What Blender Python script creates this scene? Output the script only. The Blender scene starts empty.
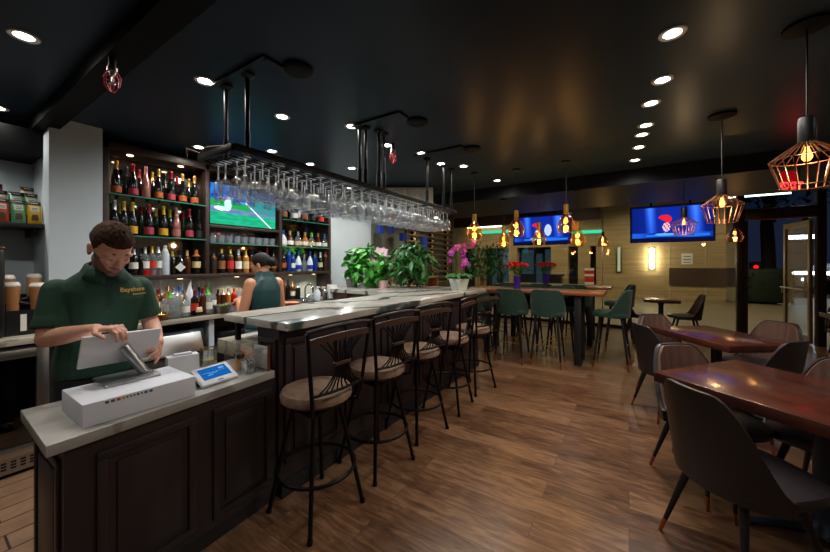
import bpy, bmesh, math, random
from mathutils import Vector, Matrix, Euler, noise
random.seed(7)
PI=math.pi
SC=bpy.context.scene
COL=SC.collection
# ---------------------------------------------------------------- camera
F=333.0; U0=415.0; VH=263.0; H=1.45
AZ=math.atan(214/F); sA=math.sin(AZ); cA=math.cos(AZ)
def ray(u,v):
    L=(u-U0)/F
    return (L*cA-sA, L*sA+cA, (VH-v)/F)
def bz(u,v,z):
    r=ray(u,v); t=(z-H)/r[2]; return Vector((t*r[0],t*r[1],z))
def bx(u,v,X):
    r=ray(u,v); t=X/r[0]; return Vector((X,t*r[1],H+t*r[2]))
def by(u,v,Y):
    r=ray(u,v); t=Y/r[1]; return Vector((t*r[0],Y,H+t*r[2]))
cam=bpy.data.cameras.new('camera'); camo=bpy.data.objects.new('camera',cam); COL.objects.link(camo)
camo.location=(0,0,H); camo.rotation_euler=(PI/2,0,AZ)
cam.sensor_width=36; cam.lens=F/830*36; cam.shift_y=-(276-VH)/830; cam.clip_start=.03; cam.clip_end=200
SC.camera=camo
SC.view_settings.view_transform='Standard'; SC.view_settings.look='None'
SC.view_settings.exposure=0.0; SC.view_settings.gamma=1.0; SC.view_settings.use_curve_mapping=False
SC.cycles.transparent_max_bounces=40; SC.cycles.max_bounces=10; SC.cycles.glossy_bounces=5
SC.cycles.use_denoising=True
SC.cycles.sample_clamp_indirect=4.0
SC.cycles.caustics_reflective=False; SC.cycles.caustics_refractive=False
# ---------------------------------------------------------------- materials
M={}
def lin(c):
    return tuple(((x/255)/12.92 if x/255<=.04045 else ((x/255+.055)/1.055)**2.4) for x in c)
class NT:
    def __init__(s,name):
        m=bpy.data.materials.new(name); m.use_nodes=True; s.m=m; s.t=m.node_tree; s.t.nodes.clear()
        s.out=s.t.nodes.new('ShaderNodeOutputMaterial')
    def n(s,typ,**k):
        x=s.t.nodes.new(typ)
        for a,b in k.items():
            if a.startswith('_'): x.inputs[a[1:].replace('_',' ')].default_value=b
            else: setattr(x,a,b)
        return x
    def l(s,a,b): s.t.links.new(a,b)
    def coords(s,scale=(1,1,1),rot=(0,0,0),kind='Object'):
        tc=s.n('ShaderNodeTexCoord'); mp=s.n('ShaderNodeMapping')
        mp.inputs['Scale'].default_value=scale; mp.inputs['Rotation'].default_value=rot
        s.l(tc.outputs[kind],mp.inputs['Vector']); return mp.outputs['Vector']
    def ramp(s,fac,stops):
        r=s.n('ShaderNodeValToRGB'); e=r.color_ramp.elements
        while len(e)>1: e.remove(e[-1])
        e[0].position=stops[0][0]; e[0].color=(*stops[0][1],1)
        for p,c in stops[1:]:
            q=e.new(p); q.color=(*c,1)
        s.l(fac,r.inputs['Fac']); return r.outputs['Color']
def pbr(name,rgb,rough=.5,metal=0,spec=.5,noise_=None,bump=None,coat=0,emis=None,estr=0,srgb=True,sheen=0,trans=0):
    c=lin(rgb) if srgb else rgb
    t=NT(name); b=t.n('ShaderNodeBsdfPrincipled')
    b.inputs['Base Color'].default_value=(*c,1); b.inputs['Roughness'].default_value=rough
    b.inputs['Metallic'].default_value=metal; b.inputs['Specular IOR Level'].default_value=spec
    b.inputs['Coat Weight'].default_value=coat; b.inputs['Coat Roughness'].default_value=.1
    if sheen: b.inputs['Sheen Weight'].default_value=sheen
    if emis: b.inputs['Emission Color'].default_value=(*lin(emis),1); b.inputs['Emission Strength'].default_value=estr
    if noise_:
        sc,amt=noise_[:2]; v=t.coords(noise_[2] if len(noise_)>2 else (1,1,1))
        nz=t.n('ShaderNodeTexNoise'); nz.inputs['Scale'].default_value=sc; nz.inputs['Detail'].default_value=6
        t.l(v,nz.inputs['Vector'])
        col=t.ramp(nz.outputs['Fac'],[(.3,tuple(x*(1-amt) for x in c)),(.7,tuple(min(1,x*(1+amt)) for x in c))])
        t.l(col,b.inputs['Base Color'])
    if bump:
        v=t.coords(); nz=t.n('ShaderNodeTexNoise'); nz.inputs['Scale'].default_value=bump[0]; nz.inputs['Detail'].default_value=4
        t.l(v,nz.inputs['Vector']); bp=t.n('ShaderNodeBump'); bp.inputs['Strength'].default_value=bump[1]; bp.inputs['Distance'].default_value=.01
        t.l(nz.outputs['Fac'],bp.inputs['Height']); t.l(bp.outputs['Normal'],b.inputs['Normal'])
    t.l(b.outputs[0],t.out.inputs[0]); M[name]=t.m; return t.m
def emit(name,rgb,strength):
    t=NT(name); e=t.n('ShaderNodeEmission'); e.inputs[0].default_value=(*lin(rgb),1); e.inputs[1].default_value=strength
    t.l(e.outputs[0],t.out.inputs[0]); M[name]=t.m; return t.m
def glass(name,tint,base=.05,power=4.0,edge=.9,rough=0.0,gcol=(1,1,1)):
    """thin clear sheet: tinted transparency plus a facing-dependent mirror reflection"""
    t=NT(name); tr=t.n('ShaderNodeBsdfTransparent'); tr.inputs[0].default_value=(*tint,1)
    gl=t.n('ShaderNodeBsdfGlossy'); gl.inputs['Roughness'].default_value=rough; gl.inputs[0].default_value=(*gcol,1)
    lw=t.n('ShaderNodeLayerWeight'); lw.inputs[0].default_value=.5
    p=t.n('ShaderNodeMath',operation='POWER'); t.l(lw.outputs['Facing'],p.inputs[0]); p.inputs[1].default_value=power
    a=t.n('ShaderNodeMath',operation='MULTIPLY_ADD'); t.l(p.outputs[0],a.inputs[0]); a.inputs[1].default_value=edge; a.inputs[2].default_value=base
    mx=t.n('ShaderNodeMixShader'); t.l(a.outputs[0],mx.inputs[0]); t.l(tr.outputs[0],mx.inputs[1]); t.l(gl.outputs[0],mx.inputs[2])
    t.l(mx.outputs[0],t.out.inputs[0]); M[name]=t.m; return t.m
def wood(name,dark,light,scale=(1,1,1),rough=.4,rings=8,coat=0,rot=(0,0,0)):
    t=NT(name); v=t.coords(scale,rot); n1=t.n('ShaderNodeTexNoise'); n1.inputs['Scale'].default_value=rings; n1.inputs['Detail'].default_value=8; n1.inputs['Roughness'].default_value=.65
    n1.inputs['Distortion'].default_value=.6
    t.l(v,n1.inputs['Vector']); c=t.ramp(n1.outputs['Fac'],[(.3,lin(dark)),(.7,lin(light))])
    b=t.n('ShaderNodeBsdfPrincipled'); t.l(c,b.inputs['Base Color']); b.inputs['Roughness'].default_value=rough
    b.inputs['Coat Weight'].default_value=coat; b.inputs['Coat Roughness'].default_value=.15
    t.l(b.outputs[0],t.out.inputs[0]); M[name]=t.m; return t.m
def planks(name,cols,bw,bh,rough,rot=0,mortar=.002,mcol=(20,14,10),grain=(1.2,14,1),offset=.37,spread=1.0,gs=3.0):
    t=NT(name); v=t.coords((1,1,1),(0,0,rot))
    br=t.n('ShaderNodeTexBrick'); br.offset=offset; br.inputs['Scale'].default_value=1
    br.inputs['Brick Width'].default_value=bw; br.inputs['Row Height'].default_value=bh; br.inputs['Mortar Size'].default_value=mortar
    br.inputs['Mortar Smooth'].default_value=.2
    br.inputs['Color1'].default_value=(0,0,0,1); br.inputs['Color2'].default_value=(1,1,1,1); br.inputs['Mortar'].default_value=(.5,.5,.5,1)
    t.l(v,br.inputs['Vector'])
    mp=t.n('ShaderNodeMapping'); mp.inputs['Scale'].default_value=grain; t.l(v,mp.inputs['Vector'])
    add=t.n('ShaderNodeVectorMath',operation='ADD'); sc=t.n('ShaderNodeVectorMath',operation='SCALE'); sc.inputs['Scale'].default_value=7.3
    t.l(br.outputs['Color'],sc.inputs[0]); t.l(mp.outputs[0],add.inputs[0]); t.l(sc.outputs[0],add.inputs[1])
    nz=t.n('ShaderNodeTexNoise'); nz.inputs['Scale'].default_value=gs; nz.inputs['Detail'].default_value=8; nz.inputs['Roughness'].default_value=.6; nz.inputs['Distortion'].default_value=.8
    t.l(add.outputs[0],nz.inputs['Vector'])
    sp=t.n('ShaderNodeSeparateColor'); t.l(br.outputs['Color'],sp.inputs[0])
    ma=t.n('ShaderNodeMath',operation='MULTIPLY_ADD'); t.l(sp.outputs[0],ma.inputs[0]); ma.inputs[1].default_value=.18*spread; t.l(nz.outputs['Fac'],ma.inputs[2])
    k=len(cols); col=t.ramp(ma.outputs[0],[(.34+.42*i/(k-1),lin(c)) for i,c in enumerate(cols)])
    mx=t.n('ShaderNodeMix',data_type='RGBA'); t.l(br.outputs['Fac'],mx.inputs[0]); t.l(col,mx.inputs[6]); mx.inputs[7].default_value=(*lin(mcol),1)
    b=t.n('ShaderNodeBsdfPrincipled'); t.l(mx.outputs[2],b.inputs['Base Color']); b.inputs['Roughness'].default_value=rough
    bp=t.n('ShaderNodeBump'); bp.inputs['Strength'].default_value=.12; bp.inputs['Distance'].default_value=.004; t.l(nz.outputs['Fac'],bp.inputs['Height']); t.l(bp.outputs[0],b.inputs['Normal'])
    t.l(b.outputs[0],t.out.inputs[0]); M[name]=t.m
def marble(name,base,vein,scale=1.0,rough=.22,cov=.5,rot=.6):
    t=NT(name); v=t.coords((scale,scale*.55,scale),(0,0,rot))
    n0=t.n('ShaderNodeTexNoise'); n0.inputs['Scale'].default_value=1.3; n0.inputs['Detail'].default_value=6; t.l(v,n0.inputs['Vector'])
    sc=t.n('ShaderNodeVectorMath',operation='SCALE'); sc.inputs['Scale'].default_value=1.3; t.l(n0.outputs['Color'],sc.inputs[0])
    ad=t.n('ShaderNodeVectorMath',operation='ADD'); t.l(v,ad.inputs[0]); t.l(sc.outputs[0],ad.inputs[1])
    w=t.n('ShaderNodeTexWave'); w.inputs['Scale'].default_value=.7; w.inputs['Distortion'].default_value=3; w.inputs['Detail'].default_value=3; t.l(ad.outputs[0],w.inputs['Vector'])
    c1=t.ramp(w.outputs['Fac'],[(0,lin(vein)),(.06,lin(tuple((a*.6+b*.4) for a,b in zip(vein,base)))),(.12,lin(base)),(1,lin(base))])
    n2=t.n('ShaderNodeTexNoise'); n2.inputs['Scale'].default_value=4; n2.inputs['Detail'].default_value=8; t.l(v,n2.inputs['Vector'])
    c2=t.ramp(n2.outputs['Fac'],[(.35,(.72,.72,.72)),(.65,(1,1,1))])
    mx=t.n('ShaderNodeMix',data_type='RGBA',blend_type='MULTIPLY'); mx.inputs[0].default_value=1; t.l(c1,mx.inputs[6]); t.l(c2,mx.inputs[7])
    b=t.n('ShaderNodeBsdfPrincipled'); t.l(mx.outputs[2],b.inputs['Base Color']); b.inputs['Roughness'].default_value=rough
    t.l(b.outputs[0],t.out.inputs[0]); M[name]=t.m
def attr_mat(name,attr,strength=None,rough=.5):
    t=NT(name); a=t.n('ShaderNodeAttribute'); a.attribute_name=attr
    if strength is not None:
        e=t.n('ShaderNodeEmission'); t.l(a.outputs['Color'],e.inputs[0]); e.inputs[1].default_value=strength; t.l(e.outputs[0],t.out.inputs[0])
    else:
        b=t.n('ShaderNodeBsdfPrincipled'); t.l(a.outputs['Color'],b.inputs['Base Color']); b.inputs['Roughness'].default_value=rough; t.l(b.outputs[0],t.out.inputs[0])
    M[name]=t.m
# ---------------------------------------------------------------- mesh builder
class G:
    def __init__(s,*mats):
        s.b=bmesh.new(); s.mats=list(mats); s.mi=0; s.T=Matrix.Identity(4)
    def use(s,mat):
        if mat not in s.mats: s.mats.append(mat)
        s.mi=s.mats.index(mat); return s
    def _v(s,co): return s.b.verts.new(s.T@Vector(co))
    def _f(s,vs,smooth=False):
        try: f=s.b.faces.new(vs)
        except ValueError: return None
        f.material_index=s.mi; f.smooth=smooth; return f
    def face(s,pts,smooth=False): return s._f([s._v(p) for p in pts],smooth)
    def box(s,c,d,rz=0,bev=0,rot=None,seg=2):
        R=(Euler(rot).to_matrix().to_4x4() if rot else Matrix.Rotation(rz,4,'Z')); R=Matrix.Translation(c)@R
        hx,hy,hz=d[0]/2,d[1]/2,d[2]/2
        co=[(-hx,-hy,-hz),(hx,-hy,-hz),(hx,hy,-hz),(-hx,hy,-hz),(-hx,-hy,hz),(hx,-hy,hz),(hx,hy,hz),(-hx,hy,hz)]
        vs=[s._v(R@Vector(p)) for p in co]
        fs=[s._f([vs[i] for i in q]) for q in ((3,2,1,0),(4,5,6,7),(0,1,5,4),(1,2,6,5),(2,3,7,6),(3,0,4,7))]
        if bev:
            es=list({e for f in fs for e in f.edges})
            r=bmesh.ops.bevel(s.b,geom=es,offset=min(bev,min(d)*.45),segments=seg,affect='EDGES',profile=.5)
            for f in r['faces']: f.material_index=s.mi; f.smooth=True
        return s
    def bb(s,x0,x1,y0,y1,z0,z1,bev=0): return s.box(((x0+x1)/2,(y0+y1)/2,(z0+z1)/2),(abs(x1-x0),abs(y1-y0),abs(z1-z0)),bev=bev)
    def ring(s,c,ax,r,n,up=None,ry=None,ph=0):
        ax=Vector(ax).normalized(); u=Vector(up) if up else (Vector((0,0,1)) if abs(ax.z)<.9 else Vector((1,0,0)))
        a=(u-ax*u.dot(ax)).normalized(); b=ax.cross(a); ry=r if ry is None else ry
        return [s._v(Vector(c)+a*(r*math.cos(2*PI*i/n+ph))+b*(ry*math.sin(2*PI*i/n+ph))) for i in range(n)]
    def skin(s,rings,cap=(True,True),smooth=True,closed=False):
        n=len(rings[0]); R=rings+([rings[0]] if closed else [])
        for A,B in zip(R,R[1:]):
            for i in range(n):
                s._f([A[i],A[(i+1)%n],B[(i+1)%n],B[i]],smooth)
        if not closed:
            if cap[0]: s._f(rings[0][::-1])
            if cap[1]: s._f(rings[-1])
        return s
    def cyl(s,p,q,r1,r2=None,n=12,cap=(True,True)):
        p=Vector(p);q=Vector(q); r2=r1 if r2 is None else r2
        return s.skin([s.ring(p,q-p,r1,n),s.ring(q,q-p,r2,n)],cap)
    def tube(s,pts,r,n=8,closed=False,cap=(True,True),up=None):
        P=[Vector(p) for p in pts]; m=len(P); rs=r if isinstance(r,(list,tuple)) else [r]*m
        T=[]
        for i in range(m):
            if closed: d=P[(i+1)%m]-P[i-1]
            else: d=P[min(i+1,m-1)]-P[max(i-1,0)]
            T.append(d.normalized())
        u=Vector(up) if up else (Vector((0,0,1)) if abs(T[0].z)<.9 else Vector((1,0,0)))
        rings=[]
        for i in range(m):
            u=(u-T[i]*u.dot(T[i]))
            if u.length<1e-6: u=T[i].orthogonal()
            u.normalize(); b=T[i].cross(u)
            rings.append([s._v(P[i]+u*(rs[i]*math.cos(2*PI*k/n))+b*(rs[i]*math.sin(2*PI*k/n))) for k in range(n)])
        return s.skin(rings,cap,True,closed)
    def lathe(s,prof,c=(0,0,0),n=16,cap=(True,True),R=None,smooth=True):
        Tm=Matrix.Translation(c)@(R.to_4x4() if R else Matrix.Identity(4)); rings=[]
        for r,z in prof:
            rings.append([s._v(Tm@Vector((max(r,1e-4)*math.cos(2*PI*i/n),max(r,1e-4)*math.sin(2*PI*i/n),z))) for i in range(n)])
        return s.skin(rings,cap,smooth)
    def sphere(s,c,r,n=12,m=8,sc=(1,1,1),R=None):
        prof=[(math.sin(PI*j/m),-math.cos(PI*j/m)) for j in range(m+1)]
        Tm=Matrix.Translation(c)@(R.to_4x4() if R else Matrix.Identity(4)); rings=[]
        for q,z in prof:
            q=max(q,1e-3)
            rings.append([s._v(Tm@Vector((q*math.cos(2*PI*i/n)*r*sc[0],q*math.sin(2*PI*i/n)*r*sc[1],z*r*sc[2]))) for i in range(n)])
        return s.skin(rings)
    def prism(s,poly,z0,z1,bev=0):
        a=[s._v((x,y,z0)) for x,y in poly]; b=[s._v((x,y,z1)) for x,y in poly]; n=len(poly)
        fs=[s._f(a[::-1]),s._f(b)]+[s._f([a[i],a[(i+1)%n],b[(i+1)%n],b[i]]) for i in range(n)]
        if bev:
            es=list({e for f in fs if f for e in f.edges})
            r=bmesh.ops.bevel(s.b,geom=es,offset=bev,segments=2,affect='EDGES',profile=.5)
            for f in r['faces']: f.material_index=s.mi
        return s
    def grid(s,fn,nu,nv,smooth=True,wrap=False):
        vs=[[s._v(fn(i/nu,j/nv)) for j in range(nv+1)] for i in range(nu+(0 if wrap else 1))]
        m=len(vs)
        for i in range(nu):
            for j in range(nv):
                s._f([vs[i][j],vs[(i+1)%m][j],vs[(i+1)%m][j+1],vs[i][j+1]],smooth)
        return vs
    def mesh(s,name,recalc=True,sharp=40):
        if recalc: bmesh.ops.recalc_face_normals(s.b,faces=s.b.faces[:])
        me=bpy.data.meshes.new(name); s.b.to_mesh(me); s.b.free()
        for m in s.mats: me.materials.append(M[m] if isinstance(m,str) else m)
        if sharp:
            try: me.set_sharp_from_angle(angle=math.radians(sharp))
            except Exception: pass
        return me
def link(name,data,parent=None,loc=None,rz=None):
    o=bpy.data.objects.new(name,data); COL.objects.link(o)
    if parent: o.parent=parent
    if loc is not None: o.location=loc
    if rz is not None: o.rotation_euler=(0,0,rz)
    return o
def part(name,g,parent=None,label=None,loc=None,rz=None,recalc=True,sharp=40,kind=None):
    o=link(name,g.mesh(name,recalc,sharp) if isinstance(g,G) else g,parent,loc,rz)
    if label: o['label']=label
    if kind: o['kind']=kind
    return o
def thing(name,label,cat,loc=(0,0,0),rz=0,group=None):
    o=link(name,None,None,loc,rz); o.empty_display_size=.1
    return tag(o,label,cat,group)
def tag(o,label,cat,group=None,kind=None):
    o['label']=label; o['category']=cat
    if group: o['group']=group
    if kind: o['kind']=kind
    return o
def single(name,g,label,cat,loc=None,rz=None,group=None,kind=None):
    return tag(part(name,g,None,None,loc,rz),label,cat,group,kind)
def struct(name,g,parent=None,label=None):
    o=part(name,g,parent)
    if not parent: o['kind']='structure'
    if label: o['label']=label
    return o
KIDS={}
def kids(o):
    return [c for c in o.children]
def dup(o,loc=None,rz=None,label=None,group=None,scale=None,parent=None,relabel=None):
    c=o.copy(); COL.objects.link(c)
    if parent is not None: c.parent=parent
    if loc is not None: c.location=loc
    if rz is not None: c.rotation_euler=(0,0,rz)
    if scale is not None: c.scale=(scale,)*3 if not isinstance(scale,(tuple,list)) else scale
    if label: c['label']=label
    if group: c['group']=group
    for ch in kids(o): dup(ch,parent=c)
    return c
def lamp(name,typ,energy,loc,color=(1,1,1),parent=None,size=.05,spot=None,blend=.5,rot=None,sizey=None):
    d=bpy.data.lights.new(name,typ); d.energy=energy; d.color=color
    if typ=='AREA':
        d.size=size
        if sizey: d.shape='RECTANGLE'; d.size_y=sizey
        else: d.shape='DISK'
    elif typ in('POINT','SPOT'): d.shadow_soft_size=size
    if typ=='SPOT': d.spot_size=spot or 2.2; d.spot_blend=blend
    o=link(name,d,parent,loc)
    if rot: o.rotation_euler=rot
    return o
# ---------------------------------------------------------------- material library
pbr('ceiling_paint',(42,58,76),.33,spec=.09,noise_=(1.5,.12)); pbr('beam_paint',(20,25,32),.45,spec=.18)
pbr('ceiling_dark',(8,9,11),.6,spec=.1)
pbr('wall_grey',(200,213,220),.8,noise_=(3,.04))
pbr('wall_dark',(38,36,34),.7)
pbr('wall_tile_green',(120,128,108),.5)
pbr('right_wall',(150,138,124),.8)
planks('floor_wood',[(54,35,24),(80,54,37),(102,72,50),(124,92,66)],1.22,.18,.28,0,.0012,(40,27,19),(1.5,9,1),gs=3.2,spread=1.3)
planks('floor_tile',[(128,96,72),(140,106,80),(150,116,90)],.62,.155,.45,PI/2,.006,(52,38,28),(3,3,1),.5,gs=4)
planks('travertine',[(154,131,92),(176,152,110),(190,167,125)],2.4,.8,.5,0,.004,(120,104,78),(.35,7,7),.5,.6,gs=2)
planks('paving',[(112,100,78),(120,108,86),(130,118,94)],.9,.9,.45,0,.006,(110,98,78),(2,2,1),.5)
marble('marble_bar',(196,190,178),(70,80,76),1.3,.2,rot=.5)
marble('marble_counter',(166,163,158),(138,134,128),2.2,.3,rot=1.2)
marble('marble_back',(186,178,160),(136,128,112),2.5,.3)
wood('bar_panel',(30,22,24),(46,35,36),(1,1,.15),.42,9)
wood('cabinet_wood',(40,28,22),(66,47,38),(1,.2,1),.42,10)
wood('cabinet_wood_v',(38,27,22),(62,45,37),(1,1,.15),.42,10)
wood('table_top',(40,17,12),(86,40,26),(.5,2.6,1),.25,6,.5)
wood('table_edge',(40,18,14),(74,34,22),(.5,2,1),.35,6)
wood('high_top',(120,78,40),(170,122,70),(.4,3,1),.3,7,.3)
wood('light_wood',(140,96,54),(190,144,90),(1,1,.3),.5,8)
pbr('high_edge',(128,62,38),.35)
pbr('mirror',(150,150,150),.03,metal=1)
pbr('black_metal',(18,18,20),.4,metal=.6)
pbr('stool_metal',(28,25,25),.38,metal=.7)
pbr('black_paint',(16,17,20),.45)
pbr('dark_plastic',(20,21,24),.35)
pbr('chrome',(220,222,226),.12,metal=1)
pbr('steel',(170,168,164),.32,metal=1)
pbr('alu',(176,178,182),.3,metal=.9)
pbr('brass',(196,148,66),.28,metal=1)
pbr('copper',(196,120,82),.3,metal=1)
pbr('copper_wire',(112,72,54),.38,metal=.85)
pbr('bronze_frame',(46,34,28),.4,metal=.5)
pbr('door_alu',(150,130,104),.35,metal=.7)
pbr('seat_tan',(122,98,80),.9,noise_=(26,.3),bump=(120,.15))
pbr('wood_rail',(66,44,32),.4)
pbr('leather_dark',(34,30,32),.38,spec=.45,bump=(90,.08))
pbr('leather_brown',(88,64,55),.45,spec=.4,bump=(90,.08))
pbr('velvet_green',(12,50,38),.8,sheen=.12,noise_=(30,.2))
pbr('velvet_teal',(20,58,62),.65,sheen=.6)
pbr('pedestal_blue',(52,60,74),.4,metal=.5)
pbr('white_plastic',(222,222,224),.4)
pbr('white_card',(214,216,224),.6)
pbr('white_paint',(200,200,204),.6)
pbr('box_print',(60,62,70),.6); pbr('box_red',(190,60,40),.6); pbr('box_blue',(60,90,150),.6); pbr('box_orange',(220,150,60),.6)
pbr('black_foil',(24,22,22),.3)
pbr('red_foil',(140,14,28),.35,metal=.3); pbr('gold_foil',(206,160,74),.3,metal=.6); pbr('yellow_label',(200,150,24),.5)
pbr('pink_foil',(190,130,122),.3,metal=.5); pbr('orange_label',(176,86,40),.5); pbr('pinkred_label',(160,50,66),.5)
pbr('white_label',(226,222,212),.6); pbr('cream_label',(214,190,140),.6); pbr('blue_foil',(40,96,180),.3,metal=.3)
pbr('silver_foil',(190,190,196),.3,metal=.8); pbr('green_cap',(90,200,60),.4); pbr('cork',(176,134,92),.7); pbr('brown_label',(140,84,46),.6)
pbr('black_label',(28,26,26),.5); pbr('red_label',(196,44,34),.5)
pbr('ceramic_blue',(34,60,150),.25)
pbr('bottle_black',(14,16,14),.08,spec=.6); pbr('bottle_green',(18,34,18),.08,spec=.6); pbr('bottle_amber',(70,32,10),.08,spec=.6)
pbr('bottle_rose',(176,116,108),.18,metal=.6); pbr('bottle_frost',(200,206,212),.25); pbr('bottle_blue',(20,46,120),.08,spec=.6)
pbr('bottle_white',(222,226,232),.2); pbr('bottle_honey',(176,104,30),.1,spec=.6); pbr('bottle_red',(170,24,20),.12)
glass('glass_clear',(.97,.985,.985),.07,2.5,.9)
glass('glass_stem',(.86,.89,.92),.24,1.3,.75,gcol=(.95,.98,1),rough=.12)
glass('glass_bottle',(.86,.92,.9),.08,2.2,.8)
glass('glass_bottle_amber',(.8,.5,.2),.07,2.5,.8)
glass('glass_shelf',(.72,.93,.82),.12,2.5,.8,gcol=(.75,1,.88))
glass('glass_window',(.93,.95,.92),.05,4.0,.9)
glass('glass_door',(.75,.85,.88),.07,4.0,.9)
glass('glass_amber',(1,.76,.42),.06,1.8,.45,gcol=(1,.8,.5))
glass('glass_smoke',(.8,.66,.52),.08,2.0,.7,gcol=(1,.85,.7))
glass('glass_cooler',(.2,.19,.18),.08,3.0,.8)
pbr('glass_green_edge',(44,112,90),.2,emis=None)
emit('lens_white',(255,246,232),26); emit('lens_cool',(226,238,255),22)
emit('bulb',(255,176,90),3.2); emit('bulb_core',(255,214,150),45)
emit('exit_red',(255,40,48),4.0); emit('exit_glow',(190,10,22),.55); emit('strip_white',(255,250,236),7); emit('strip_teal',(70,230,180),1.1); emit('lamp_bar',(255,240,206),4)
emit('terminal_blue',(22,104,186),.85); emit('screen_pale',(110,176,230),.9); emit('screen_light',(226,234,246),3.0); emit('strip_dim',(210,216,170),.7); emit('led_red',(255,30,30),1.2); emit('car_lamp',(255,250,240),5)
emit('strip_under',(255,226,180),5)
attr_mat('screen_game','pic',1.3); attr_mat('screen_stage','pic',1.25)
pbr('tv_bezel',(10,11,13),.25)
pbr('leaf_bright',(74,158,56),.4,noise_=(9,.3)); pbr('leaf_mid',(46,108,46),.42,noise_=(9,.3)); pbr('leaf_dark',(26,62,34),.45,noise_=(9,.3)); pbr('leaf_hedge',(16,34,14),.7,noise_=(9,.35))
pbr('leaf_olive',(70,98,46),.5,noise_=(9,.25))
pbr('stem_green',(70,100,46),.5); pbr('stem_brown',(104,70,46),.7); pbr('trunk_dark',(44,34,28),.8)
pbr('petal_pink',(226,182,196),.55); pbr('petal_purple',(170,60,160),.5); pbr('petal_red',(206,20,40),.5); pbr('petal_yellow',(226,200,140),.5); pbr('petal_lilac',(206,140,200),.5)
pbr('pot_grey',(110,106,104),.6); pbr('pot_pink',(206,170,160),.55); pbr('pot_white',(206,214,206),.35); pbr('vase_purple',(54,34,150),.25); pbr('soil',(40,28,20),.9)
pbr('skin',(208,154,128),.5,noise_=(40,.05)); pbr('skin_w',(206,146,114),.5); pbr('beard',(112,80,66),.7); pbr('lips',(170,96,92),.5); pbr('brow',(46,32,26),.8)
pbr('hair_brown',(60,40,29),.85,spec=.15,noise_=(70,.5)); pbr('hair_black',(20,15,15),.6,spec=.25,noise_=(60,.3))
pbr('polo_green',(20,58,40),.8,noise_=(50,.12),bump=(220,.12)); pbr('polo_collar',(17,50,35),.8); pbr('blouse_teal',(28,70,74),.34,noise_=(12,.15)); pbr('denim',(96,116,140),.85); pbr('trousers',(26,26,30),.8); pbr('shoe',(16,16,16),.4)
pbr('logo_gold',(206,166,80),.6); pbr('button',(20,44,34),.4)
pbr('paper',(226,224,216),.8); pbr('paper_blue',(90,110,140),.8); pbr('kraft_lid',(206,160,110),.7); pbr('cup_brown',(160,106,60),.7)
pbr('exit_frame',(60,12,14),.5); pbr('gauge_red',(210,40,52),.4); pbr('lime',(120,170,60),.5); pbr('orange_tray',(210,110,40),.5)
pbr('facade_brown',(74,54,40),.5); pbr('facade_dark',(34,44,50),.2); emit('lobby_glow',(92,128,146),.16); pbr('facade_beam',(60,40,28),.5); pbr('facade_stone',(188,172,134),.6,noise_=(2,.06)); pbr('asphalt',(40,42,46),.8); pbr('grass_dark',(28,46,24),.9)
pbr('car_white',(190,190,196),.3); pbr('tyre',(18,18,18),.7)
pbr('bag_red',(204,70,40),.4); pbr('bag_green',(96,170,120),.4); pbr('bag_yellow',(232,180,40),.4); pbr('bag_magenta',(196,52,120),.4); pbr('bag_teal',(110,190,170),.4); pbr('bag_tan',(206,160,110),.4); pbr('bag_lime',(160,196,120),.4); pbr('bag_cream',(220,200,150),.4)
pbr('bag_black',(28,24,24),.35); pbr('bag_photo',(96,64,40),.5)
pbr('lemon',(206,190,90),.5); pbr('mint_wrap',(150,200,170),.4); pbr('rubber_mat',(24,24,26),.7); pbr('cooler_dark',(24,22,20),.5)

def whitened_clear(name,tint,tr_w,gl_w,rough):
    """clear sheet with white scatter mixed in for lamp light refracting through it"""
    t=NT(name); tr=t.n('ShaderNodeBsdfTransparent'); tr.inputs[0].default_value=(*tint,1)
    tl=t.n('ShaderNodeBsdfTranslucent'); tl.inputs[0].default_value=(.92,.96,1,1); df=t.n('ShaderNodeBsdfDiffuse'); df.inputs[0].default_value=(.9,.94,1,1)
    m0=t.n('ShaderNodeMixShader'); m0.inputs[0].default_value=.5; t.l(tl.outputs[0],m0.inputs[1]); t.l(df.outputs[0],m0.inputs[2])
    gl=t.n('ShaderNodeBsdfGlossy'); gl.inputs['Roughness'].default_value=rough
    m1=t.n('ShaderNodeMixShader'); m1.inputs[0].default_value=tr_w; t.l(tr.outputs[0],m1.inputs[1]); t.l(m0.outputs[0],m1.inputs[2])
    lw=t.n('ShaderNodeLayerWeight'); lw.inputs[0].default_value=.5
    p=t.n('ShaderNodeMath',operation='POWER'); t.l(lw.outputs['Facing'],p.inputs[0]); p.inputs[1].default_value=1.6
    a=t.n('ShaderNodeMath',operation='MULTIPLY_ADD'); t.l(p.outputs[0],a.inputs[0]); a.inputs[1].default_value=.7; a.inputs[2].default_value=gl_w
    m2=t.n('ShaderNodeMixShader'); t.l(a.outputs[0],m2.inputs[0]); t.l(m1.outputs[0],m2.inputs[1]); t.l(gl.outputs[0],m2.inputs[2])
    t.l(m2.outputs[0],t.out.inputs[0]); M[name]=t.m
whitened_clear('glass_foot',(.88,.92,.95),.55,.2,.12); whitened_clear('glass_bowl',(.93,.96,.98),.055,.2,.04)  # white scatter stands in for lamp light refracted through the clear glass
whitened_clear('glass_flask',(.88,.92,.92),.22,.10,.05)
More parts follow.
